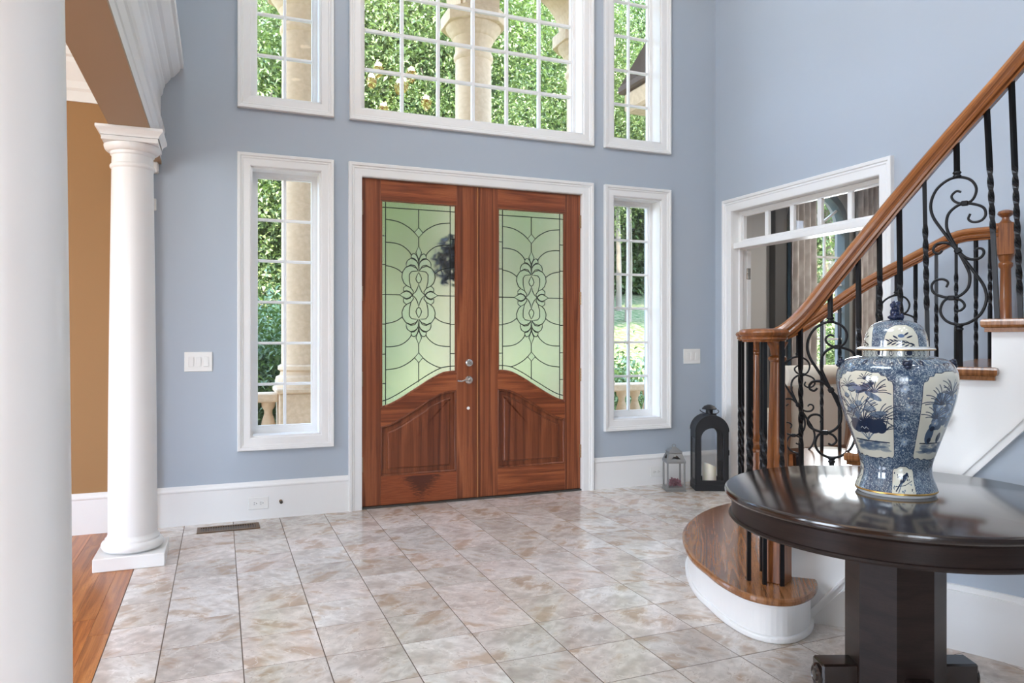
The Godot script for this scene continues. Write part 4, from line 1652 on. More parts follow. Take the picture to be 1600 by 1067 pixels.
func jar_print() -> ImageTexture:
	var w := 1536
	var h := 640
	var im := blue_ground(w, h, 3)
	var g := RandomNumberGenerator.new()
	g.seed = 12
	var mid := Color(0.29, 0.37, 0.47)
	var wash := Color(0.38, 0.46, 0.55, 0.75)
	# shoulder: a paler collar with dark pendants
	for k in 40:
		var x := w * k / 40.0
		line(im, [Vector2(x, 8), Vector2(x + 10, 30), Vector2(x + 26, 36)], 2.0, CREAM)
	for k in 12:
		flower(im, Vector2(w * (k + 0.5) / 12.0, 26 + 8 * (k % 2)), 13, INK, g)
	for k in 4:
		# the bands between panels carry a string of blossoms
		var bx := w * k / 4.0
		for j in 9:
			flower(im, Vector2(bx + g.randf_range(-14, 14), 100 + 40 * j), g.randf_range(12, 20), Color(0.62, 0.69, 0.77) if j % 2 else mid, g)
		var cx := w * (k + 0.5) / 4.0
		fill_panel(im, lobed(Vector2(cx, 0), 136, 62, 466))
		# ground wash and bank
		for j in 60:
			blob(im, Vector2(cx + g.randf_range(-95, 95), g.randf_range(388, 430)), Vector2(g.randf_range(14, 34), g.randf_range(4, 9)), 0.0, Color(mid.r, mid.g, mid.b, 0.35))
		line(im, [Vector2(cx - 110, 386), Vector2(cx + 112, 388)], 5.0, INK)
		if k % 2 == 1:
			spray(im, Vector2(cx - 6, 384), 16, 105, 0.9, 2.2, mid, g)
			# dark rock with lotus leaves
			for q in [[-62, 318, 44, 34], [-20, 324, 40, 28], [34, 316, 46, 34], [74, 318, 30, 30], [-88, 326, 24, 20]]:
				blob(im, Vector2(cx + q[0], q[1]), Vector2(q[2], q[3]), 0.0, INK)
			line(im, [Vector2(cx - 40, 330), Vector2(cx - 28, 322), Vector2(cx - 16, 332), Vector2(cx - 4, 322), Vector2(cx + 8, 332)], 2.0, CREAM)
			spray(im, Vector2(cx - 10, 300), 22, 150, 1.4, 3.4, INK, g)
			spray(im, Vector2(cx - 40, 290), 14, 190, 0.8, 3.0, mid, g)
			spray(im, Vector2(cx + 70, 292), 12, 110, 1.3, 3.2, INK, g)
			spray(im, Vector2(cx - 92, 300), 8, 120, 0.9, 3.0, INK, g)
			spray(im, Vector2(cx + 100, 330), 8, 60, 1.5, 3.0, INK, g)
			for q in [[-58, 232, 22, 14], [-20, 214, 20, 14], [36, 236, 26, 14], [60, 262, 30, 12], [82, 254, 26, 12], [-92, 250, 16, 14], [-84, 180, 18, 12], [-48, 150, 22, 12]]:
				blob(im, Vector2(cx + q[0], q[1]), Vector2(q[2], q[3]), g.randf_range(-0.3, 0.3), wash)
				line(im, [Vector2(cx + q[0] - q[2], q[1] + 4), Vector2(cx + q[0], q[1] + q[3]), Vector2(cx + q[0] + q[2], q[1] + 2)], 3.0, INK)
			# two birds at the top
			blob(im, Vector2(cx + 14, 142), Vector2(46, 16), -0.5, mid)
			blob(im, Vector2(cx + 50, 116), Vector2(12, 12), 0.0, INK)
			blob(im, Vector2(cx - 26, 136), Vector2(34, 13), 0.35, Color(0.45, 0.5, 0.6))
			blob(im, Vector2(cx + 54, 176), Vector2(40, 12), 0.5, mid)
			spray(im, Vector2(cx + 60, 160), 12, 80, 1.4, 3.4, INK, g)
			spray(im, Vector2(cx - 70, 140), 9, 60, 1.5, 3.0, INK, g)
			spray(im, Vector2(cx + 20, 100), 7, 40, 1.5, 2.6, INK, g)
		else:
			# a mass of peonies over a garden stool
			for j in 60:
				var q := Vector2(cx + g.randf_range(-70, 116), g.randf_range(160, 310))
				blob(im, q, Vector2(20, 18), 0.0, mid)
			for j in 34:
				flower(im, Vector2(cx + g.randf_range(-64, 110), g.randf_range(166, 304)), g.randf_range(15, 22), Color(0.52, 0.6, 0.7), g)
			spray(im, Vector2(cx - 40, 210), 14, 100, 1.4, 3.4, INK, g)
			spray(im, Vector2(cx + 20, 170), 14, 100, 1.2, 3.4, INK, g)
			spray(im, Vector2(cx - 56, 272), 10, 80, 1.5, 3.2, INK, g)
			blob(im, Vector2(cx - 66, 348), Vector2(24, 40), 0.1, mid)
			blob(im, Vector2(cx - 58, 318), Vector2(16, 12), 0.0, INK)
			blob(im, Vector2(cx - 58, 372), Vector2(14, 12), 0.0, INK)
			blob(im, Vector2(cx + 10, 362), Vector2(18, 24), 0.0, INK)
		# small cartouche near the foot
		var s := PackedVector2Array()
		for q in [[-70, 622], [-68, 520], [-60, 508], [-40, 506], [-20, 496], [20, 496], [40, 506], [62, 508], [70, 520], [74, 622]]:
			s.append(Vector2(bx + q[0], q[1]))
		fill_panel(im, s)
		blob(im, Vector2(bx + 4, 552), Vector2(30, 13), -0.7, INK)
		blob(im, Vector2(bx + 26, 532), Vector2(10, 9), 0.0, INK)
		line(im, [Vector2(bx - 14, 568), Vector2(bx - 44, 606)], 6.0, INK)
		line(im, [Vector2(bx - 10, 572), Vector2(bx - 30, 612)], 4.0, mid)
		for j in 34:
			dot(im, Vector2(bx + g.randf_range(-60, 62), g.randf_range(514, 612)), g.randf_range(2.0, 5.0), INK if j % 3 == 0 else wash)
		line(im, [Vector2(bx - 58, 590), Vector2(bx + 10, 580), Vector2(bx + 58, 560)], 2.4, INK)
	return tex(im)

func lid_print() -> ImageTexture:
	var w := 1024
	var h := 256
	var im := blue_ground(w, h, 8)
	var g := RandomNumberGenerator.new()
	g.seed = 4
	for k in 4:
		var cx := w * (k + 0.5) / 4.0 - w / 8.0
		var p := PackedVector2Array()
		for q in [[-92, 236], [-90, 140], [-72, 78], [-38, 54], [38, 52], [72, 76], [90, 140], [92, 236]]:
			p.append(Vector2(cx + q[0], q[1]))
		fill_panel(im, p)
		line(im, [Vector2(cx - 70, 196), Vector2(cx - 20, 176), Vector2(cx + 20, 180), Vector2(cx + 72, 232)], 3.0, INK)
		for j in 13:
			var t := j / 12.0
			var q := Vector2(lerpf(cx - 64, cx + 62, t), lerpf(190, 220, t * t))
			blob(im, q + Vector2(-8, 12 if j % 2 else -14), Vector2(17, 5), (-0.7 if j % 2 else 0.7), INK)
		blob(im, Vector2(cx - 4, 140), Vector2(18, 15), 0.0, Color(0.38, 0.46, 0.6))
		blob(im, Vector2(cx + 24, 124), Vector2(18, 6), -0.8, INK)
		blob(im, Vector2(cx - 34, 150), Vector2(18, 6), 0.8, INK)
		blob(im, Vector2(cx + 40, 148), Vector2(20, 6), -0.5, INK)
	return tex(im)

func glazed(t: Texture2D) -> StandardMaterial3D:
	var m := mat(Color(0.94, 0.95, 0.95), 0.12)
	if t:
		m.albedo_texture = t
	m.clearcoat_enabled = true
	m.clearcoat = 0.8
	m.clearcoat_roughness = 0.04
	return m

func ginger_jar() -> void:
	var k := 7.05e-4
	var kx := 6.2e-4
	var at := Vector3(2.155, 0.7605, 3.655)
	# turned so that a patterned band faces the camera, a little to its right
	var j := thing("ginger_jar", "tall blue and white porcelain temple jar with lion-topped lid on the round table", "jar", at, atan2(-2.155, 1.83) + deg_to_rad(11.0))
	var prof := []
	for q in [[205, 22], [196, 48], [183, 80], [177, 112], [178, 140], [188, 175], [205, 220], [226, 275], [250, 335], [272, 395], [289, 450], [299, 500], [303, 540], [301, 572], [291, 602], [270, 630], [240, 647], [205, 656], [176, 660]]:
		prof.append(Vector2(q[0] * kx, q[1] * k))
	var cv := curve2(prof, 3)
	var st := ST()
	lathe(st, cv, 96, Vector3.ZERO, 60.0, 660.0 * k)
	part("body", st, glazed(jar_print()), j)
	st = ST()
	lathe(st, [Vector2(0, 0), Vector2(192 * kx, 0), Vector2(197 * kx, 4 * k), Vector2(203 * kx, 14 * k)], 72)
	part("foot", st, glazed(null), j)
	var gold := mat(rgb(190, 150, 84), 0.3, 0.9)
	st = ST()
	lathe(st, [Vector2(203 * kx, 14 * k), Vector2(207 * kx, 17 * k), Vector2(207 * kx, 21 * k), Vector2(205 * kx, 24 * k)], 72)
	part("gilt_band", st, gold, j)
	st = ST()
	lathe(st, [Vector2(178 * kx, 659 * k), Vector2(162 * kx, 662 * k), Vector2(161 * kx, 694 * k), Vector2(140 * kx, 694 * k)], 72, Vector3.ZERO, 30.0, 700.0 * k)
	part("neck", st, glazed(neck_print()), j)
	# four little masks on the shoulder
	for m in 4:
		var a := TAU * m / 4.0
		st = ST()
		var d := Vector3(sin(a), 0, cos(a))
		var c := d * 278 * kx + Vector3.UP * 630 * k
		ellipsoid(st, c, Vector3(22, 15, 20) * k, Basis(Vector3.UP, a), 12, 8)
		ellipsoid(st, c + d * 14 * k - Vector3.UP * 16 * k, Vector3(14, 10, 10) * k, Basis(Vector3.UP, a), 10, 6)
		ellipsoid(st, c + Vector3.UP * 10 * k + d.rotated(Vector3.UP, 1.2) * 15 * k, Vector3(8, 8, 8) * k, Basis(), 8, 6)
		ellipsoid(st, c + Vector3.UP * 10 * k + d.rotated(Vector3.UP, -1.2) * 15 * k, Vector3(8, 8, 8) * k, Basis(), 8, 6)
		part("mask", st, mat(rgb(34, 44, 66), 0.2), j)
	var lid := Node3D.new()
	lid.name = "lid"
	j.add_child(lid, true)
	lid.position.y = 690 * k
	st = ST()
	lathe(st, [Vector2(150 * kx, 0), Vector2(190 * kx, 0), Vector2(195 * kx, 4 * k), Vector2(193 * kx, 9 * k), Vector2(175 * kx, 14 * k), Vector2(160 * kx, 17 * k)], 72)
	part("rim", st, glazed(null), lid)
	st = ST()
	lathe(st, [Vector2(188 * kx, -2 * k), Vector2(195.5 * kx, 1 * k), Vector2(195.5 * kx, 4 * k)], 72)
	part("gilt_edge", st, gold, lid)
	st = ST()
	var dome := []
	for q in [[160, 17], [159, 30], [156, 55], [148, 82], [132, 108], [106, 128], [74, 140], [40, 146], [0, 147]]:
		dome.append(Vector2(q[0] * kx, q[1] * k))
	lathe(st, curve2(dome, 3), 96, Vector3.ZERO, 60.0, 150.0 * k)
	part("dome", st, glazed(lid_print()), lid)
	# a seated lion
	st = ST()
	var F := Transform3D(Basis(Vector3.UP, 0.5), Vector3(0, 147 * k, 0))
	for q in [[0, 12, 0, 38, 14, 34], [0, 34, -4, 24, 30, 22], [-6, 56, 8, 20, 20, 18], [-26, 70, 14, 15, 13, 14], [-36, 64, 20, 9, 8, 9], [18, 66, -12, 15, 22, 14], [26, 80, -14, 11, 12, 11], [-22, 14, 20, 11, 16, 11], [16, 14, 22, 11, 16, 11], [24, 24, -12, 15, 20, 15], [-16, 84, 8, 6, 7, 5], [-30, 82, 18, 5, 6, 5]]:
		ellipsoid(st, F * (Vector3(q[0], q[1], q[2]) * k), Vector3(q[3], q[4], q[5]) * k, F.basis, 12, 8)
	part("lion_finial", st, mat(rgb(30, 42, 74), 0.15), lid)

func neck_print() -> ImageTexture:
	var w := 1024
	var h := 640
	var im := Image.create(w, h, false, Image.FORMAT_RGB8)
	im.fill(Color(0.80, 0.82, 0.80))
	for k in 28:
		var x := w * (k + 0.5) / 28.0
		var p := []
		for s in 14:
			var t := s / 13.0
			p.append(Vector2(x, 20) + Vector2(cos(t * 7.0), sin(t * 7.0) * 1.2) * (12.0 - 8.0 * t))
		line(im, p, 2.4, INK)
		if k % 4 == 0:
			blob(im, Vector2(x + 18, 20), Vector2(16, 12), 0.0, INK)
	return tex(im)

# ------------------------------------------------------------------ lanterns

func arch2(w: float, y0: float, spring: float, rise: float, n := 14) -> PackedVector2Array:
	var r := PackedVector2Array([Vector2(w, y0), Vector2(w, lerpf(y0, spring, 0.5))])
	for i in n + 1:
		var a := PI * i / n
		r.append(Vector2(cos(a) * w, spring + sin(a) * rise))
	r.append(Vector2(-w, lerpf(y0, spring, 0.5)))
	r.append(Vector2(-w, y0))
	return r

func lanterns() -> void:
	var a := thing("floor_lantern", "tall black metal lantern with arched glass and a white candle inside", "lantern", Vector3(3.885, 0.0, 0.335), deg_to_rad(-24.0))
	var w := 0.138
	var d := 0.105
	boxpart("base", Vector3(-w - 0.004, 0, -d - 0.004), Vector3(w + 0.004, 0.055, d + 0.004), M.black, a, 0.004)
	for z in [-d, d - 0.012]:
		var st := ST()
		ring_prism(st, arch2(w, 0.055, 0.50, 0.135), arch2(w - 0.045, 0.085, 0.445, 0.09), z, z + 0.012)
		var f := part("arched_frame", st, M.black, a)
		st = ST()
		var lip := mapped(Array(arch2(w - 0.043, 0.087, 0.445, 0.088)), (z + 0.012) if z > 0 else z, Transform3D())
		sweep(st, lip, circle2(0.005, 6), Vector3.BACK, true)
		part("lip", st, M.black, f)
		st = ST()
		prism(st, arch2(w - 0.045, 0.085, 0.445, 0.09), z + 0.005, z + 0.008)
		part("glass", st, M.pane, a)
	# sides with glass and the barrel roof
	for s in [-1.0, 1.0]:
		var st := ST()
		ring_prism(st, rect2(-d, 0.055, d, 0.50), rect2(-d + 0.035, 0.085, d - 0.035, 0.44), 0.0, 0.008, Transform3D(Vector3(0, 0, 1), Vector3.UP, Vector3(s, 0, 0), Vector3(s * (w - 0.008), 0, 0)))
		part("side_frame", st, M.black, a)
		boxpart("glass", Vector3(s * (w - 0.006), 0.085, -d + 0.035), Vector3(s * (w - 0.003), 0.44, d - 0.035), M.pane, a)
	var roof := PackedVector2Array()
	for i in 17:
		var t := PI * i / 16.0
		roof.append(Vector2(cos(t) * (w + 0.004), 0.50 + sin(t) * 0.139))
	for i in 17:
		var t := PI - PI * i / 16.0
		roof.append(Vector2(cos(t) * (w - 0.006), 0.50 + sin(t) * 0.129))
	var rs := ST()
	prism(rs, roof, -d - 0.006, d + 0.006)
	part("roof", rs, M.black, a)
	var st2 := ST()
	lathe(st2, [Vector2(0.062, 0.628), Vector2(0.058, 0.640), Vector2(0.030, 0.645), Vector2(0.030, 0.675), Vector2(0.060, 0.680), Vector2(0.062, 0.686), Vector2(0.045, 0.705), Vector2(0.018, 0.718), Vector2(0.0, 0.72)], 28)
	part("vent_cap", st2, M.black, a)
	st2 = ST()
	var hp := []
	for i in 19:
		var t := lerpf(-0.15, PI + 0.15, i / 18.0)
		hp.append(Vector3(cos(t) * 0.076, 0.668 - sin(t) * 0.020, sin(t) * 0.098))
	sweep(st2, hp, circle2(0.004, 8), Vector3.BACK)
	part("bail_handle", st2, M.iron, a)
	boxpart("latch", Vector3(w, 0.30, d - 0.03), Vector3(w + 0.008, 0.345, d - 0.008), M.iron, a, 0.002)
	var c := put(numbered("pillar_candle"), candle_mesh(), M.wax, self, Vector3(3.885, 0.0555, 0.335))
	tag(c, "thick white pillar candle with a slanted top in the black lantern", "candle")

	var b := thing("floor_lantern", "small weathered zinc lantern on the tiles beside the black lantern", "lantern", Vector3(3.575, 0.0, 0.265), deg_to_rad(-20.0))
	var q := 0.078
	boxpart("base", Vector3(-q - 0.006, 0, -q - 0.006), Vector3(q + 0.006, 0.012, q + 0.006), M.zinc, b, 0.002)
	boxpart("floor_plate", Vector3(-q, 0.012, -q), Vector3(q, 0.034, q), M.zinc, b, 0.002)
	for sx in [-1.0, 1.0]:
		for sz in [-1.0, 1.0]:
			boxpart("post", Vector3(sx * q - sx * 0.014, 0.034, sz * q - sz * 0.014), Vector3(sx * q, 0.25, sz * q), M.zinc, b, 0.002)
	for k in 4:
		var B := Basis(Vector3.UP, PI / 2 * k)
		var st := ST()
		cbox(st, Vector3(-q, 0.236, q - 0.012), Vector3(q, 0.254, q + 0.004), 0.002, Transform3D(B, Vector3.ZERO))
		part("top_rail", st, M.zinc, b)
		var p := boxpart("glass", Vector3(-q + 0.014, 0.034, q - 0.008), Vector3(q - 0.014, 0.236, q - 0.006), M.pane, b)
		p.basis = B
		# roof panel with a pierced arch, leaning in
		st = ST()
		var T := Transform3D(B * Basis(Vector3.RIGHT, -0.42), B * Vector3(0, 0.254, q + 0.002))
		ring_prism(st, V2([[-q, 0], [-q * 0.4, 0], [q * 0.4, 0], [q, 0], [q * 0.72, 0.07], [q * 0.3, 0.07], [-q * 0.3, 0.07], [-q * 0.72, 0.07]]), V2([[-q * 0.5, 0.018], [-q * 0.3, 0.018], [q * 0.3, 0.018], [q * 0.5, 0.018], [q * 0.32, 0.036], [q * 0.14, 0.05], [-q * 0.14, 0.05], [-q * 0.32, 0.036]]), -0.002, 0.001, T)
		part("roof_panel", st, M.zinc, b)
	var cap := ST()
	var lo := q * 0.74
	square_band(cap, lo - 0.004, 0.316, lo, 0.322)
	square_band(cap, lo, 0.322, lo - 0.002, 0.332)
	square_band(cap, lo - 0.002, 0.332, 0.016, 0.365)
	face(cap, [Vector3(0.016, 0.365, 0.016), Vector3(0.016, 0.365, -0.016), Vector3(-0.016, 0.365, -0.016), Vector3(-0.016, 0.365, 0.016)], Vector3.UP)
	part("roof_cap", cap, M.zinc, b)
	cap = ST()
	var ring := []
	for i in 16:
		var t := TAU * i / 16.0
		ring.append(Vector3(cos(t) * 0.016, 0.376 + sin(t) * 0.012, 0))
	sweep(cap, ring, circle2(0.0022, 6), Vector3.BACK, true)
	part("ring_handle", cap, M.zinc, b)
	var g := RandomNumberGenerator.new()
	g.seed = 21
	var petals := ST()
	for i in 90:
		var at := Vector3(g.randf_range(-0.045, 0.045), g.randf_range(0.0, 0.055), g.randf_range(-0.045, 0.045))
		var B := Basis(Vector3(g.randf_range(-1, 1), g.randf_range(-1, 1), g.randf_range(-1, 1)).normalized(), g.randf() * 3.0)
		ellipsoid(petals, at, Vector3(0.014, 0.003, 0.009), B, 6, 4)
	var fl := put(numbered("dried_flowers"), mesh_of(petals), mat(rgb(150, 104, 116), 0.9), self, Vector3(3.575, 0.0375, 0.265))
	tag(fl, "heap of dusty mauve dried petals inside the small zinc lantern", "dried flowers", "", "stuff")

func candle_mesh() -> ArrayMesh:
	var st := ST()
	var n := 32
	var r := 0.058
	st.set_smooth_group(0)
	var top := []
	var bot := []
	for i in n:
		var t := TAU * i / n
		var p := Vector3(sin(t) * r, 0, cos(t) * r)
		top.append(p + Vector3.UP * (0.15 - p.x * 0.42))
		bot.append(p)
	for i in n:
		var k := (i + 1) % n
		face(st, [bot[i], bot[k], top[k], top[i]], bot[i] + bot[k])
	st.set_smooth_group(-1)
	face(st, top, Vector3.UP)
	face(st, bot, Vector3.DOWN)
	return mesh_of(st)

# ------------------------------------------------------------------ small fittings on walls and floor

func switch_plate(label: String, x0: float, x1: float, y0: float, y1: float) -> void:
	var s := thing("light_switch", label, "light switch", Vector3((x0 + x1) * 0.5, (y0 + y1) * 0.5, 0.0), 0.0, "three-gang switch plates")
	var w := (x1 - x0) * 0.5
	var h := (y1 - y0) * 0.5
	boxpart("cover_plate", Vector3(-w, -h, 0), Vector3(w, h, 0.007), M.plate, s, 0.004)
	for k in 3:
		var x := (k - 1) * w * 0.53
		var st := ST()
		ring_prism(st, rect2(x - 0.019, -0.036, x + 0.019, 0.036), rect2(x - 0.0165, -0.0335, x + 0.0165, 0.0335), 0.006, 0.0085)
		part("bezel", st, M.plate, s)
		st = ST()
		cbox(st, Vector3(-0.016, -0.033, 0.0), Vector3(0.016, 0.033, 0.007), 0.001, Transform3D(Basis(Vector3.RIGHT, 0.06 if k < 2 else -0.06), Vector3(x, 0, 0.004)))
		part("rocker", st, M.plate, s)

func outlet(label: String, x0: float, x1: float, y0: float, y1: float) -> void:
	var s := thing("wall_outlet", label, "outlet", Vector3((x0 + x1) * 0.5, (y0 + y1) * 0.5, 0.019), 0.0, "outlets in the baseboards")
	var w := (x1 - x0) * 0.5
	var h := (y1 - y0) * 0.5
	boxpart("cover_plate", Vector3(-w, -h, 0), Vector3(w, h, 0.006), M.plate, s, 0.003)
	for sx in [-1.0, 1.0]:
		var st := ST()
		prism(st, V2(circle2(0.0175, 20)), 0.005, 0.0085, 0.001, Transform3D(Basis(), Vector3(sx * 0.0215, 0, 0)))
		var r := part("receptacle", st, M.plate, s)
		st = ST()
		for q in [[-0.006, 0.006], [-0.006, -0.006]]:
			cbox(st, Vector3(sx * 0.0215 + q[0] - 0.004, q[1] - 0.0013, 0.0083), Vector3(sx * 0.0215 + q[0] + 0.004, q[1] + 0.0013, 0.0091))
		cbox(st, Vector3(sx * 0.0215 + 0.006, -0.0025, 0.0083), Vector3(sx * 0.0215 + 0.0115, 0.0025, 0.0091))
		part("slots", st, M.slot, r)

func fittings() -> void:
	switch_plate("white three-rocker switch plate left of the left side window", -0.228, -0.049, 1.056, 1.192)
	switch_plate("white three-rocker switch plate between the right side window and the corner", 3.855, 4.036, 1.057, 1.191)
	outlet("white outlet set sideways in the baseboard near the floor vent", 0.186, 0.32, 0.074, 0.159)
	outlet("white outlet set sideways in the baseboard beside the small lantern", 3.497, 3.622, 0.071, 0.159)
	var d := thing("door_stop", "small bronze door stop screwed to the left baseboard", "door stop", Vector3(0.405, 0.118, 0.019))
	var st := ST()
	lathe_t(st, [Vector2(0.012, 0), Vector2(0.012, 0.005), Vector2(0.006, 0.009), Vector2(0.006, 0.035)], 16, Transform3D(Basis(Vector3.RIGHT, PI / 2), Vector3.ZERO))
	part("stem", st, M.vent, d)
	st = ST()
	lathe_t(st, [Vector2(0.006, 0.033), Vector2(0.011, 0.034), Vector2(0.011, 0.044), Vector2(0.0, 0.046)], 16, Transform3D(Basis(Vector3.RIGHT, PI / 2), Vector3.ZERO))
	part("bumper", st, M.slot, d)
	var v := thing("floor_vent", "brown metal floor register with narrow slots below the left window", "floor vent", Vector3(0.054, 0.0, 0.20))
	st = ST()
	ring_prism(st, rect2(-0.197, -0.078, 0.197, 0.078), rect2(-0.172, -0.052, 0.172, 0.052), 0.0005, 0.006, Transform3D(Vector3(1, 0, 0), Vector3(0, 0, 1), Vector3(0, 1, 0), Vector3.ZERO))
	part("frame", st, M.vent, v)
	boxpart("duct", Vector3(-0.172, 0.0003, -0.052), Vector3(0.172, 0.001, 0.052), M.iron, v)
	for k in 22:
		var x := -0.164 + 0.328 * k / 21.0
		boxpart("louver", Vector3(x - 0.0035, 0.001, -0.052), Vector3(x + 0.0035, 0.0052, 0.052), M.vent, v)
	var s := thing("door_chime", "small white box on the front wall peeking past the column", "chime", Vector3(-0.445, 2.19, 0.0))
	boxpart("case", Vector3(-0.05, -0.04, 0), Vector3(0.045, 0.04, 0.03), M.plate, s, 0.004)
	boxpart("grille", Vector3(-0.035, -0.025, 0.03), Vector3(0.03, 0.025, 0.033), M.plate, s, 0.001)

# ------------------------------------------------------------------ study beyond the cased opening

func study_room() -> void:
	var X0 := WALL_R + 0.15
	var X1 := 8.4
	var ZF := -1.0
	var xc := 6.40
	var rg := 0.385
	var spring := 2.56
	var st := ST()
	# front wall with an arched window
	wall_cells(st, "x", X0 - 0.1, X1, 0.0, 3.2, [[xc - 0.47, xc + 0.47, 0.85, 3.1]], ZF - 0.2, ZF)
	var arch := PackedVector2Array([Vector2(xc + 0.47, spring), Vector2(xc + 0.47, 3.1), Vector2(xc - 0.47, 3.1), Vector2(xc - 0.47, spring)])
	for i in 17:
		var a := PI - PI * i / 16.0
		arch.append(Vector2(xc + cos(a) * 0.46, spring + sin(a) * 0.46))
	prism(st, arch, ZF - 0.2, ZF)
	solid("wall_study_front", "grey study wall with an arched window seen through the cased opening", "wall", st, M.grey_wall, "", "structure")
	st = ST()
	cbox(st, Vector3(X1, 0, ZF - 0.2), Vector3(X1 + 0.15, 3.2, 4.0))
	solid("wall_study_right", "grey far side wall of the study", "wall", st, M.grey_wall, "", "structure")
	st = ST()
	cbox(st, Vector3(X0, 0, 3.4), Vector3(X1, 3.2, 3.55))
	solid("wall_study_rear", "grey rear wall of the study", "wall", st, M.grey_wall, "", "structure")
	st = ST()
	cbox(st, Vector3(X0, 0, ZF - 0.2), Vector3(X0 + 0.004, 3.2, 0.23))
	cbox(st, Vector3(X0, 0, 1.805), Vector3(X0 + 0.004, 3.2, 3.4))
	cbox(st, Vector3(X0 - 0.15, 0, ZF - 0.2), Vector3(X0, 3.2, -0.24))
	solid("wall_study_left", "grey study side of the wall with the cased opening", "wall", st, M.grey_wall, "", "structure")
	st = ST()
	cbox(st, Vector3(X0 - 0.01, 3.2, ZF - 0.2), Vector3(X1 + 0.15, 3.35, 4.0))
	solid("ceiling_study", "white ceiling of the study", "ceiling", st, M.ceiling, "", "structure")
	var f := setting("floor_study", "dark oak board floor of the study", "floor")
	boxpart("boards", Vector3(WALL_R + 0.02, -0.12, ZF), Vector3(X1, 0.0, 3.4), M.plank[3], f)
	# arched window
	var w := setting("window_6", "arched study window with blue-grey frame between two curtains", "window")
	var T := Transform3D(Basis(), Vector3(0, 0, ZF))
	var o := arch_frame(xc, 0.46, 0.86, spring)
	var inn := arch_frame(xc, rg, 0.93, spring)
	st = ST()
	ring_prism(st, o, inn, -0.08, 0.03, T)
	part("window_frame", st, M.frame_blue, w)
	st = ST()
	cbox(st, Vector3(xc - rg, spring - 0.045, -0.05), Vector3(xc + rg, spring + 0.02, 0.02), 0.004, T)
	part("transom_bar", st, M.frame_blue, w)
	var cols := 3
	for c in range(1, cols):
		var x := xc - rg + 2 * rg * c / cols
		st = ST()
		cbox(st, Vector3(x - 0.012, 0.93, -0.04), Vector3(x + 0.012, spring - 0.045, -0.01), 0.003, T)
		part("muntin", st, M.white, w)
	for r in range(1, 5):
		var y := lerpf(0.93, spring - 0.045, r / 5.0) + 0.03
		st = ST()
		cbox(st, Vector3(xc - rg, y - 0.012, -0.04), Vector3(xc + rg, y + 0.012, -0.01), 0.003, T)
		part("muntin", st, M.white, w)
	for a in [35.0, 72.0, 108.0, 145.0]:
		var d := Vector2(cos(deg_to_rad(a)), sin(deg_to_rad(a)))
		st = ST()
		sweep(st, [Vector3(xc, spring, ZF - 0.025) + Vector3(d.x, d.y, 0) * 0.13, Vector3(xc, spring, ZF - 0.025) + Vector3(d.x, d.y, 0) * rg], [Vector2(-0.012, -0.012), Vector2(0.012, -0.012), Vector2(0.012, 0.012), Vector2(-0.012, 0.012)], Vector3.BACK, false, false)
		part("muntin", st, M.white, w)
	st = ST()
	var half := []
	for i in 17:
		var a := PI * i / 16.0
		half.append(Vector3(xc + cos(a) * 0.13, spring + 0.02 + sin(a) * 0.13, ZF - 0.025))
	sweep(st, half, [Vector2(-0.012, -0.012), Vector2(0.012, -0.012), Vector2(0.012, 0.012), Vector2(-0.012, 0.012)], Vector3.BACK, false, false)
	part("muntin", st, M.white, w)
	st = ST()
	prism(st, inn, -0.03, -0.026, 0.0, T)
	part("pane", st, M.pane, w)
	# a dark grey upright beside the left curtain
	st = ST()
	cbox(st, Vector3(5.70, 0, ZF), Vector3(5.87, 3.2, ZF + 0.10), 0.006)
	solid("trim_5", "charcoal upright on the study wall left of the curtain", "pilaster", st, M.dark_grey, "", "structure")
	# curtains
	var damask := Image.create(256, 256, false, Image.FORMAT_RGB8)
	var n1 := noise(FastNoiseLite.TYPE_CELLULAR, 0.03, 4, 2, 18.0)
	for y in 256:
		for x in 256:
			var q := n1.get_noise_2d(x, y)
			var ogee := sin(TAU * x / 128.0 + 1.4 * sin(TAU * y / 256.0)) * cos(TAU * y / 128.0)
			var t := clampf(0.5 + q * 0.5 + ogee * 0.35, 0.0, 1.0)
			damask.set_pixel(x, y, rgb(178, 172, 168).lerp(rgb(238, 238, 236), t))
	var cm := mat(Color.WHITE, 0.9)
	cm.albedo_texture = tex(damask)
	cm.uv1_scale = Vector3(2.5, 2.5, 1)
	cm.backlight_enabled = true
	cm.backlight = Color(0.25, 0.24, 0.22)
	curtain("grey and taupe damask curtain left of the arched study window", 5.88, 6.26, cm, 1)
	curtain("grey and taupe damask curtain right of the arched study window", 6.86, 7.20, cm, 2)
	var rod := thing("curtain_rod", "dark curtain rod above the arched study window", "curtain rod", Vector3.ZERO)
	st = ST()
	sweep(st, [Vector3(5.75, 3.08, ZF + 0.13), Vector3(7.3, 3.08, ZF + 0.13)], circle2(0.012, 10))
	part("pole", st, M.iron, rod)
	for x in [5.8, 7.26]:
		boxpart("bracket", Vector3(x - 0.008, 3.07, ZF), Vector3(x + 0.008, 3.09, ZF + 0.13), M.iron, rod)
	var added_light := thing("ceiling_light", "round unseen ceiling light added to brighten the study", "ceiling light", Vector3(6.2, 3.2, 0.3), 0.0, "recessed ceiling lights")  # added lamp that brightens the curtains and study walls
	st = ST()
	lathe(st, [Vector2(0.098, -0.004), Vector2(0.12, -0.004), Vector2(0.12, 0.0)], 32)
	part("trim_ring", st, M.white, added_light)
	st = ST()
	disc(st, 0.098, -0.003, -1.0)
	part("lens", st, M.can, added_light)
	var pl := SpotLight3D.new()
	pl.name = "recessed_lamp"
	pl.light_energy = 5.0
	pl.light_color = Color(1.0, 0.97, 0.93)
	pl.light_size = 0.1
	pl.spot_angle = 80.0
	pl.spot_range = 20.0
	pl.spot_attenuation = 2.0
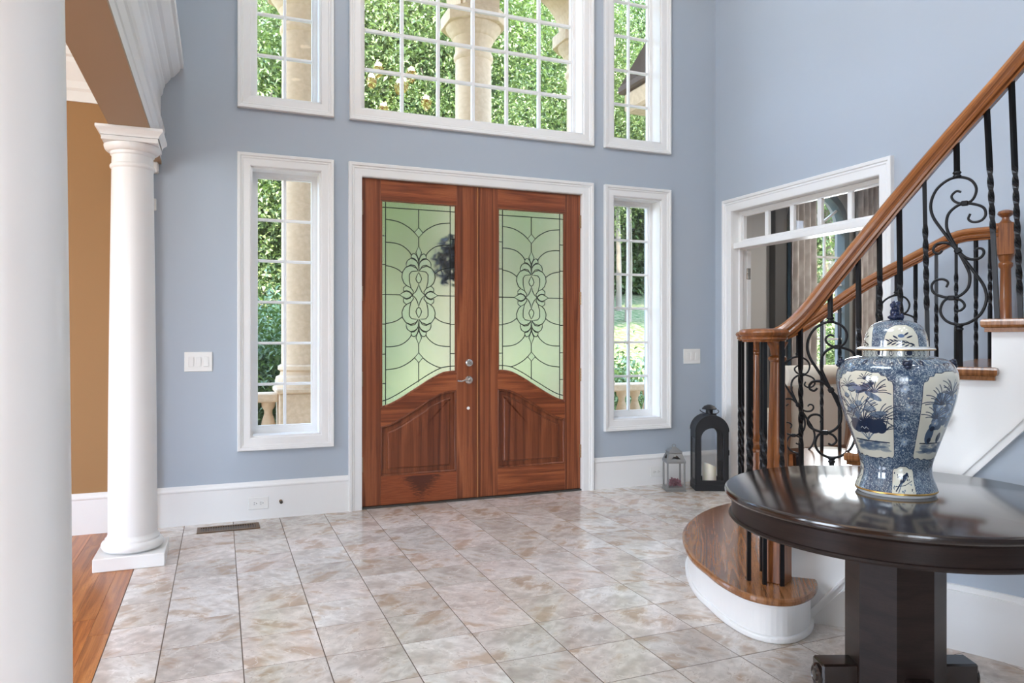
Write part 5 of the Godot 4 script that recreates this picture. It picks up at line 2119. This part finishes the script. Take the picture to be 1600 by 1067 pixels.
	pl.shadow_enabled = true
	added_light.add_child(pl)
	pl.position = Vector3(0, -0.02, 0)
	pl.rotation.x = -PI / 2
	armchair()
	var ot := thing("ottoman", "round white upholstered ottoman in the study behind the scroll balusters", "ottoman", Vector3(4.70, 0, 0.87))
	st = ST()
	lathe(st, [Vector2(0.0, 0.06), Vector2(0.25, 0.06), Vector2(0.262, 0.075), Vector2(0.268, 0.12), Vector2(0.268, 0.26), Vector2(0.262, 0.295), Vector2(0.235, 0.33), Vector2(0.17, 0.362), Vector2(0.08, 0.378), Vector2(0.0, 0.382)], 40)
	part("cushion", st, mat(rgb(236, 234, 228), 0.8), ot)
	st = ST()
	var pipe := []
	for i in 40:
		pipe.append(Vector3(sin(TAU * i / 40.0) * 0.264, 0.285, cos(TAU * i / 40.0) * 0.264))
	sweep(st, pipe, circle2(0.006, 6), Vector3.UP, true)
	part("piping", st, mat(rgb(226, 222, 214), 0.8), ot)
	for k in 4:
		st = ST()
		var a := PI / 4 + PI / 2 * k
		lathe(st, [Vector2(0.014, 0.0), Vector2(0.022, 0.062)], 12, Vector3(sin(a) * 0.2, 0, cos(a) * 0.2))
		part("leg", st, M.newel, ot)

func arch_frame(xc: float, r: float, y0: float, spring: float) -> PackedVector2Array:
	var p := PackedVector2Array([Vector2(xc + r, y0)])
	for i in 25:
		var a := PI * i / 24.0
		p.append(Vector2(xc + cos(a) * r, spring + sin(a) * r))
	p.append(Vector2(xc - r, y0))
	return p

func curtain(label: String, x0: float, x1: float, m: Material, s: int) -> void:
	var c := thing("curtain", label, "curtain", Vector3(0, 0, -0.87), 0.0, "damask curtains at the study window")
	var n := 60
	var rows := 6
	var st := ST()
	st.set_smooth_group(0)
	var at := func(i: int, j: int, side: float) -> Vector3:
		var t := float(i) / n
		var u := float(j) / rows
		var fold := sin(t * TAU * 4.5 + s) * 0.034 + sin(t * TAU * 9.0 + s * 2.0) * 0.010
		var spread := 1.0 + 0.04 * sin(u * 3.0)
		return Vector3(lerpf(x0, x1, 0.5) + (t - 0.5) * (x1 - x0) * spread, lerpf(3.06, 0.015, u), fold + side * 0.003)
	for side in [-1.0, 1.0]:
		for i in n:
			for j in rows:
				var p := [at.call(i, j, side), at.call(i + 1, j, side), at.call(i + 1, j + 1, side), at.call(i, j + 1, side)]
				var w := []
				for q in [[i, j], [i + 1, j], [i + 1, j + 1], [i, j + 1]]:
					w.append(Vector2(q[0] * 1.0 / n * 0.6 + s * 0.3, q[1] * 3.0 / rows / 2.0))
				face(st, p, Vector3(0, 0, side), w)
	part("cloth", st, m, c)
	st = ST()
	for k in 6:
		var ring := []
		var x := lerpf(x0 + 0.02, x1 - 0.02, k / 5.0)
		for i in 12:
			ring.append(Vector3(x, 3.075 + cos(TAU * i / 12.0) * 0.02, sin(TAU * i / 12.0) * 0.02))
		sweep(st, ring, circle2(0.003, 5), Vector3.RIGHT, true)
	part("rings", st, M.iron, c)

func armchair() -> void:
	var c := thing("armchair", "cream upholstered armchair seen from behind in the study", "armchair", Vector3(5.05, 0, 0.10))
	var linen := mat(rgb(206, 198, 184), 0.95)
	var st := ST()
	# outer back, slightly raked, with a rolled top
	prism(st, V2([[0.22, 0.30], [0.26, 0.30], [0.275, 0.84], [0.235, 0.90], [0.12, 0.90], [0.12, 0.42]]), -0.33, 0.33, 0.012, Transform3D(Vector3(0, 0, 1), Vector3.UP, Vector3(1, 0, 0), Vector3.ZERO))
	part("backrest", st, linen, c)
	st = ST()
	sweep(st, [Vector3(-0.345, 0.94, 0.20), Vector3(-0.34, 0.94, 0.20), Vector3(0.34, 0.94, 0.20), Vector3(0.345, 0.94, 0.20)], circle2(0.1, 20), Vector3.UP, false, true, [], 0.0, [0.85, 1.0, 1.0, 0.85])
	part("rolled_top", st, mat(rgb(216, 209, 196), 0.95), c)
	boxpart("seat", Vector3(-0.30, 0.24, -0.42), Vector3(0.30, 0.46, 0.14), linen, c, 0.04)
	for s in [-1.0, 1.0]:
		boxpart("arm", Vector3(s * 0.30, 0.24, -0.40), Vector3(s * 0.39, 0.64, 0.20), linen, c, 0.035)
		st = ST()
		var path := []
		for q in curve2(pts([0.27, 0.30, 0.29, 0.5, 0.285, 0.7, 0.31, 0.86]), 5):
			path.append(Vector3(s * 0.362, q.y, q.x))
		sweep(st, path, rect2(-0.028, -0.016, 0.028, 0.016), Vector3.BACK, false, false)
		part("carved_upright", st, mat(rgb(126, 96, 76), 0.5), c)
	boxpart("rear_rail", Vector3(-0.36, 0.245, 0.20), Vector3(0.36, 0.30, 0.262), mat(rgb(110, 82, 64), 0.5), c, 0.006)
	for x in [-0.33, 0.33]:
		for z in [-0.36, 0.23]:
			st = ST()
			lathe(st, [Vector2(0.018, 0.0), Vector2(0.022, 0.06), Vector2(0.030, 0.245)], 14, Vector3(x, 0, z))
			part("leg", st, mat(rgb(110, 82, 64), 0.5), c)

# ------------------------------------------------------------------ lamps (above and behind the camera, mirrored in the upper windows)

func lamps() -> void:
	for q in [[1.2, 5.6, "left of the front pair"], [2.7, 5.6, "right of the front pair"], [1.2, 7.1, "left of the rear pair"], [2.7, 7.1, "right of the rear pair"]]:
		var d := thing("ceiling_light", "round recessed ceiling light, %s" % q[2], "ceiling light", Vector3(q[0], CEIL, q[1]), 0.0, "recessed ceiling lights")
		var st := ST()
		lathe(st, [Vector2(0.078, -0.004), Vector2(0.1, -0.004), Vector2(0.1, 0.0)], 32)
		part("trim_ring", st, M.white, d)
		st = ST()
		disc(st, 0.078, -0.003, -1.0)
		part("lens", st, M.can, d)
		var l := SpotLight3D.new()
		l.name = "recessed_lamp"
		l.light_energy = 1.6
		l.light_color = Color(0.97, 0.98, 1.0)
		l.light_size = 0.08
		l.spot_angle = 65.0
		l.spot_range = 20.0
		l.spot_attenuation = 2.0
		l.shadow_enabled = true
		d.add_child(l)
		l.position = Vector3(0, -0.02, 0)
		l.rotation.x = -PI / 2
	var c := thing("chandelier", "branched bronze chandelier with amber glass shades high in the hall", "chandelier", Vector3(1.85, 4.05, 2.6))
	var st := ST()
	lathe(st, [Vector2(0.0, -0.32), Vector2(0.03, -0.30), Vector2(0.05, -0.25), Vector2(0.02, -0.2), Vector2(0.03, -0.1), Vector2(0.06, 0.0), Vector2(0.03, 0.1), Vector2(0.02, 0.3), Vector2(0.035, 0.36), Vector2(0.008, 0.42), Vector2(0.008, CEIL - 4.08)], 20)
	part("stem", st, M.vent, c)
	st = ST()
	lathe(st, [Vector2(0.02, CEIL - 4.1), Vector2(0.07, CEIL - 4.07), Vector2(0.075, CEIL - 4.05)], 24)
	part("canopy", st, M.vent, c)
	for k in 8:
		var a := TAU * k / 8.0
		var low := k % 2 == 0
		var d := Vector3(sin(a), 0, cos(a))
		var R := 0.42 if low else 0.27
		var y := -0.12 if low else 0.12
		st = ST()
		var path := []
		for q in curve2(pts([0.03, y - 0.02, R * 0.4, y - 0.12, R * 0.8, y - 0.08, R, y + 0.06]), 5):
			path.append(d * q.x + Vector3.UP * q.y)
		sweep(st, path, circle2(0.008, 8))
		var arm := part("arm", st, M.vent, c)
		st = ST()
		lathe(st, [Vector2(0.018, 0.06), Vector2(0.045, 0.085), Vector2(0.058, 0.13), Vector2(0.062, 0.17)], 20, d * R + Vector3.UP * y)
		part("lamp_shade", st, M.lamp, arm)
		var l := OmniLight3D.new()
		l.name = "chandelier_lamp"
		l.light_energy = 0.12
		l.light_color = Color(1.0, 0.90, 0.78)
		l.light_size = 0.04
		l.omni_range = 20.0
		l.omni_attenuation = 2.0
		l.shadow_enabled = true
		c.add_child(l, true)
		l.position = d * R + Vector3.UP * (y + 0.2)

# ------------------------------------------------------------------ porch

func porch() -> void:
	var st := ST()
	cbox(st, Vector3(-3.0, -0.5, -3.75), Vector3(8.0, -0.03, -0.24))
	solid("floor_porch", "pale stone porch floor outside the front doors", "floor", st, M.stone, "", "structure")
	st = ST()
	cbox(st, Vector3(-3.0, 7.2, -3.75), Vector3(8.0, 7.4, -0.24))
	solid("ceiling_porch", "pale ceiling of the porch", "ceiling", st, M.stone, "", "structure")
	var xs := [-0.68, 0.88, 2.96, 4.52]
	var say := ["tan stone porch column furthest left", "tan stone porch column seen through the left windows", "tan stone porch column seen in the middle of the wide upper window", "tan stone porch column at the right edge of the wide upper window"]
	for k in 4:
		var c := thing("stone_column", say[k], "column", Vector3(xs[k], -0.03, -3.2), 0.0, "stone porch columns")
		var base := ST()
		cbox(base, Vector3(-0.27, 0, -0.27), Vector3(0.27, 0.70, 0.27), 0.01)
		cbox(base, Vector3(-0.31, 0.70, -0.31), Vector3(0.31, 0.76, 0.31), 0.015)
		cbox(base, Vector3(-0.30, 0, -0.30), Vector3(0.30, 0.14, 0.30), 0.015)
		part("pedestal", base, M.stone, c)
		st = ST()
		lathe(st, [Vector2(0.30, 0.76), Vector2(0.30, 0.84), Vector2(0.29, 0.88), Vector2(0.25, 0.90), Vector2(0.24, 0.94), Vector2(0.27, 0.96), Vector2(0.27, 1.0), Vector2(0.235, 1.02)], 40)
		part("base", st, M.stone, c)
		st = ST()
		lathe(st, [Vector2(0.232, 1.0), Vector2(0.230, 2.5), Vector2(0.226, 4.80)], 48)
		part("shaft", st, M.stone, c)
		st = ST()
		lathe(st, [Vector2(0.226, 4.78), Vector2(0.245, 4.80), Vector2(0.25, 4.83), Vector2(0.245, 4.86), Vector2(0.228, 4.88), Vector2(0.228, 5.0), Vector2(0.25, 5.03), Vector2(0.255, 5.06), Vector2(0.28, 5.08), Vector2(0.285, 5.10), Vector2(0.31, 5.13), Vector2(0.34, 5.17), Vector2(0.35, 5.20)], 40)
		part("capital", st, M.stone, c)
		st = ST()
		slab(st, V2([[-0.37, -0.2], [-0.2, -0.37], [0.2, -0.37], [0.37, -0.2], [0.37, 0.2], [0.2, 0.37], [-0.2, 0.37], [-0.37, 0.2]]), 5.20, 5.36, 0.01)
		part("abacus", st, M.stone, c)
	var arc := setting("trim_6", "tan stone arches carried by the porch columns", "arches")
	for k in 3:
		var x0: float = xs[k]
		var x1: float = xs[k + 1]
		var m := (x0 + x1) * 0.5
		var r := (x1 - x0) * 0.5 - 0.24
		var p := PackedVector2Array([Vector2(x1, 5.33), Vector2(x1, 7.2), Vector2(x0, 7.2), Vector2(x0, 5.33)])
		for i in 21:
			var a := PI - PI * i / 20.0
			p.append(Vector2(m + cos(a) * r, 5.33 + sin(a) * r))
		var s2 := ST()
		prism(s2, p, -3.44, -2.96)
		part("arch", s2, M.stone, arc)
	for k in [1, 2, 3]:
		var s2 := ST()
		var p := PackedVector2Array([Vector2(-0.25, 5.33), Vector2(-0.25, 7.2), Vector2(-3.1, 7.2), Vector2(-3.1, 5.33)])
		for i in 21:
			var a := PI - PI * i / 20.0
			p.append(Vector2(-1.6 + cos(a) * 1.25, 5.33 + sin(a) * 1.25))
		prism(s2, p, xs[k] - 0.22, xs[k] + 0.22, 0.0, Transform3D(Vector3(0, 0, 1), Vector3.UP, Vector3(1, 0, 0), Vector3.ZERO))
		part("cross_arch", s2, M.stone, arc)
	# balustrades in the outer bays
	for bay in [[-0.41, 0.61, "stone balustrade outside the left side window"], [4.79, 7.9, "stone balustrade outside the right side window"], [-2.9, -0.95, "stone balustrade at the far left end of the porch"]]:
		var b := thing("balustrade", bay[2], "balustrade", Vector3(0, -0.03, -3.2), 0.0, "stone porch balustrades")
		boxpart("bottom_rail", Vector3(bay[0], 0.0, -0.13), Vector3(bay[1], 0.12, 0.13), M.stone, b, 0.01)
		boxpart("top_rail", Vector3(bay[0], 0.60, -0.15), Vector3(bay[1], 0.70, 0.15), M.stone, b, 0.015)
		var n := int(round((bay[1] - bay[0]) / 0.21))
		for k in n:
			st = ST()
			var x: float = lerpf(bay[0], bay[1], (k + 0.5) / n)
			lathe(st, [Vector2(0.075, 0.12), Vector2(0.075, 0.16), Vector2(0.05, 0.18), Vector2(0.078, 0.24), Vector2(0.085, 0.30), Vector2(0.07, 0.38), Vector2(0.045, 0.46), Vector2(0.045, 0.50), Vector2(0.07, 0.54), Vector2(0.08, 0.60)], 16, Vector3(x, 0, 0))
			part("stone_baluster", st, M.stone, b)
	# eave of the study bay, seen past the right jamb of the upper right window
	var ev := setting("trim_8", "tan eave with brown roof edge outside the upper right window", "eave")
	boxpart("cornice", Vector3(4.10, 3.74, -1.46), Vector3(8.7, 3.96, -0.24), M.stone, ev, 0.03)
	boxpart("gutter", Vector3(4.06, 3.96, -1.52), Vector3(8.75, 4.05, -0.24), mat(rgb(96, 76, 62), 0.6), ev, 0.02)
	boxpart("wall", Vector3(4.36, 3.35, -1.2), Vector3(8.4, 3.74, -0.24), M.stone, ev)
	st = ST()
	prism(st, V2([[-0.24, 4.05], [-1.5, 4.05], [-0.24, 4.75]]), 4.08, 8.75, 0.0, Transform3D(Vector3(0, 0, 1), Vector3.UP, Vector3(1, 0, 0), Vector3.ZERO))
	part("roof", st, mat(rgb(88, 72, 62), 0.9), ev)
	# wreath on the outside of the doors
	var w := thing("wreath", "dark leafy wreath hanging outside the doors, blurred by the leaded glass", "wreath", Vector3(1.79, 1.90, -0.125))
	var g := RandomNumberGenerator.new()
	g.seed = 5
	st = ST()
	var ring := []
	for i in 24:
		ring.append(Vector3(cos(TAU * i / 24.0) * 0.13, sin(TAU * i / 24.0) * 0.13, 0))
	sweep(st, ring, circle2(0.02, 6), Vector3.BACK, true)
	part("frame", st, mat(rgb(40, 34, 30), 0.9), w)
	st = ST()
	for i in 420:
		var a := g.randf() * TAU
		var r := 0.13 + g.randf_range(-0.09, 0.09)
		var at := Vector3(cos(a) * r, sin(a) * r, g.randf_range(-0.05, 0.05))
		ellipsoid(st, at, Vector3(0.034, 0.003, 0.014), Basis(Vector3(g.randf_range(-1, 1), g.randf_range(-1, 1), g.randf_range(-1, 1)).normalized(), g.randf() * 3.0), 6, 4)
	part("leaves", st, mat(rgb(42, 44, 62), 0.8), w)

# ------------------------------------------------------------------ garden

func hill(x: float, z: float) -> float:
	var d := maxf(0.0, -z - 6.0)
	return -0.35 + 0.19 * d * smoothstep(0.0, 10.0, d) + 0.35 * sin(x * 0.21 + z * 0.1) * smoothstep(2.0, 12.0, d)

func leaf_clump(n: int, seed_: int, size: float) -> ArrayMesh:
	var g := RandomNumberGenerator.new()
	g.seed = seed_
	var st := ST()
	for i in n:
		var p := Vector3(g.randfn(), g.randfn(), g.randfn()) * 0.36
		var B := Basis.from_euler(Vector3(g.randf_range(-0.9, 0.9), g.randf() * TAU, g.randf_range(-0.6, 0.6)))
		var l := size * g.randf_range(0.6, 1.2)
		var w := l * 0.42
		var bend := l * 0.14
		# a folded leaf: two halves along a bent midrib
		var a := p
		var m := p + B * Vector3(0, bend, l * 0.5)
		var t := p + B * Vector3(0, 0, l)
		for s in [-1.0, 1.0]:
			var e := p + B * Vector3(w * s * 0.5, bend * 1.5, l * 0.48)
			var c := g.randf_range(0.75, 1.15)
			st.set_color(Color(c, c, c))
			face(st, [a, m, e], B.y)
			face(st, [m, t, e], B.y)
	return mesh_of(st)

func tree(label: String, at: Vector3, trunk_h: float, crown: Vector3, crown_y: float, clumps: int, meshes: Array, tint: Array, tr: float, lean := 0.0, group := "trees on the hillside", called := "tree") -> void:
	var t := thing(called, label, "tree" if called == "tree" else "shrub", at, 0.0, group)
	var g := RandomNumberGenerator.new()
	g.seed = hash(label) + int(at.x * 100)
	var bark := mat(rgb(150, 136, 120), 0.95)
	if trunk_h > 0.0:
		var st := ST()
		var path := []
		var tp := []
		for i in 9:
			var u := i / 8.0
			path.append(Vector3(lean * u * trunk_h + sin(u * 5.0 + at.x) * 0.06, -0.4 + (trunk_h + 0.4) * u, sin(u * 4.0) * 0.06))
			tp.append(lerpf(1.25, 0.45, u))
		sweep(st, path, circle2(tr, 10), Vector3.FORWARD, false, true, [], 0.0, tp)
		part("trunk", st, bark, t)
		st = ST()
		for k in 6:
			var b: Vector3 = path[4 + k % 4]
			var a := TAU * k / 6.0 + g.randf()
			var e := b + Vector3(cos(a) * crown.x * 0.75, crown.y * g.randf_range(0.2, 0.7), sin(a) * crown.z * 0.75)
			sweep(st, [b, b.lerp(e, 0.5) + Vector3(0, 0.2, 0), e], circle2(tr * 0.3, 6), Vector3.FORWARD, false, true, [], 0.0, [1.0, 0.7, 0.3])
		part("branches", st, bark, t)
	var mm := MultiMesh.new()
	mm.transform_format = MultiMesh.TRANSFORM_3D
	mm.use_colors = true
	mm.mesh = meshes[g.randi() % meshes.size()]
	mm.instance_count = clumps
	for i in clumps:
		var v := Vector3(g.randfn(), g.randfn(), g.randfn()).normalized() * pow(g.randf(), 0.45)
		var p := Vector3(v.x * crown.x, crown_y + v.y * crown.y, v.z * crown.z)
		if trunk_h > 0.0:
			p.x += lean * p.y
		var s := g.randf_range(0.7, 1.15)
		mm.set_instance_transform(i, Transform3D(Basis.from_euler(Vector3(g.randf_range(-0.5, 0.5), g.randf() * TAU, g.randf_range(-0.5, 0.5))).scaled(Vector3.ONE * s), p))
		var c: Color = tint[0].lerp(tint[1], g.randf())
		mm.set_instance_color(i, c)
	var f := MultiMeshInstance3D.new()
	f.name = "foliage"
	f.multimesh = mm
	f.material_override = M.leaf
	f.set_meta("kind", "stuff")
	t.add_child(f)

func garden() -> void:
	var st := ST()
	var nx := 60
	var nz := 50
	st.set_smooth_group(0)
	for i in nx:
		for j in nz:
			var p := []
			for q in [[0, 0], [1, 0], [1, 1], [0, 1]]:
				var x := lerpf(-25.0, 55.0, float(i + q[0]) / nx)
				var z := lerpf(14.0, -60.0, float(j + q[1]) / nz)
				p.append(Vector3(x, hill(x, z) - (0.25 if z > -6.0 else 0.0), z))
			face(st, p, Vector3.UP)
	var gn := NoiseTexture2D.new()
	gn.width = 512
	gn.height = 512
	gn.seamless = true
	gn.noise = noise(FastNoiseLite.TYPE_SIMPLEX, 0.03, 77, 5, 20.0)
	var ramp := Gradient.new()
	ramp.offsets = PackedFloat32Array([0.0, 0.4, 0.55, 0.7, 1.0])
	ramp.colors = PackedColorArray([rgb(62, 78, 42), rgb(92, 112, 62), rgb(124, 134, 88), rgb(152, 136, 104), rgb(180, 168, 138)])
	gn.color_ramp = ramp
	var gm := mat(Color.WHITE, 0.95)
	gm.albedo_texture = gn
	gm.uv1_triplanar = true
	gm.uv1_scale = Vector3.ONE * 0.25
	solid("ground", "grassy bank with leaf litter rising outside the house", "ground", st, gm, "", "structure")
	M.leaf = mat(Color.WHITE, 0.33, 0.0, 0.5)
	M.leaf.vertex_color_use_as_albedo = true
	M.leaf.backlight_enabled = true
	M.leaf.backlight = Color(0.5, 0.6, 0.2)
	var clumps := [leaf_clump(130, 1, 0.14), leaf_clump(130, 2, 0.125), leaf_clump(110, 3, 0.155)]
	var green := [Color(0.09, 0.14, 0.05), Color(0.25, 0.33, 0.14)]
	var bright := [Color(0.11, 0.17, 0.05), Color(0.44, 0.50, 0.24)]
	var deep := [leaf_clump(70, 4, 0.30), leaf_clump(70, 5, 0.34)]
	# nearest trees: crowns fill the upper windows
	var near := [[0.6, -10.5, "tall leafy tree seen through the upper left window"], [2.6, -11.5, "leafy tree behind the tan column in the wide upper window"], [4.6, -10.5, "leafy tree in the left half of the wide upper window"], [6.9, -12.0, "leafy tree in the right half of the wide upper window"], [9.8, -13.5, "sunlit leafy tree seen through the upper right window"], [13.5, -12.5, "leafy tree outside the study window"], [-1.8, -11.0, "leafy tree beyond the left end of the porch"]]
	for k in near.size():
		var x: float = near[k][0]
		var z: float = near[k][1]
		var y := hill(x, z)
		var up := k == 4
		tree(near[k][2], Vector3(x, y, z), 7.0, Vector3(2.2, 4.2 if k in [0, 6] else 3.6, 1.7), 4.6 if k in [0, 6] else 6.9, 560, clumps, bright, 0.16, 0.02 * (k % 3 - 1))
	# second and third rows close the view
	for k in 9:
		var x := -2.0 + 3.6 * k
		var z := -21.0 - 2.0 * (k % 2)
		tree("tall leafy tree in the middle row on the bank", Vector3(x, hill(x, z), z), 10.0, Vector3(3.0, 5.6, 2.2), 8.0, 420, deep, green, 0.26)
	for k in 9:
		var x := -4.0 + 6.0 * k
		var z := -33.0
		tree("broad leafy tree in the rearmost row on the bank", Vector3(x, hill(x, z), z), 12.0, Vector3(4.6, 9.0, 2.6), 7.0, 520, deep, green, 0.3)
	# undergrowth along the top of the bank, and two bare trunks
	for k in 9:
		var x := 3.0 + 2.7 * k
		var z := -23.5 - 0.6 * (k % 2)
		tree("leafy undergrowth along the top of the grassy bank", Vector3(x, hill(x, z), z), 0.0, Vector3(2.2, 2.4, 1.2), 1.6, 150, deep, green, 0.1, 0.0, "undergrowth on the bank", "undergrowth")
	tree("straight pale trunk on the lawn seen in the lower right window", Vector3(12.95, hill(12.95, -16.2), -16.2), 9.0, Vector3(2.4, 2.6, 1.8), 9.0, 260, clumps, green, 0.10)
	tree("slim trunk beside the pale one on the lawn", Vector3(13.9, hill(13.9, -18.5), -18.5), 9.5, Vector3(2.2, 2.6, 1.8), 9.5, 240, clumps, green, 0.09)
	# low shrubs by the balustrade
	var low := [[0.35, -5.0, 0.9, "green shrub behind the left balustrade"], [1.3, -6.4, 1.2, "rounded shrub beyond the porch steps"], [-0.9, -5.4, 1.1, "green shrub at the left end of the porch"], [6.2, -6.0, 0.5, "low bright shrub behind the right balustrade"], [13.2, -6.5, 1.5, "leafy shrub outside the study window"]]
	for q in low:
		tree(q[3], Vector3(q[0], hill(q[0], q[1]), q[1]), 0.0, Vector3(0.9, q[2], 0.7), q[2] * 0.9, 170, [clumps[1]], bright if q[0] > 6.0 else green, 0.1, 0.0, "shrubs by the porch", "shrub")
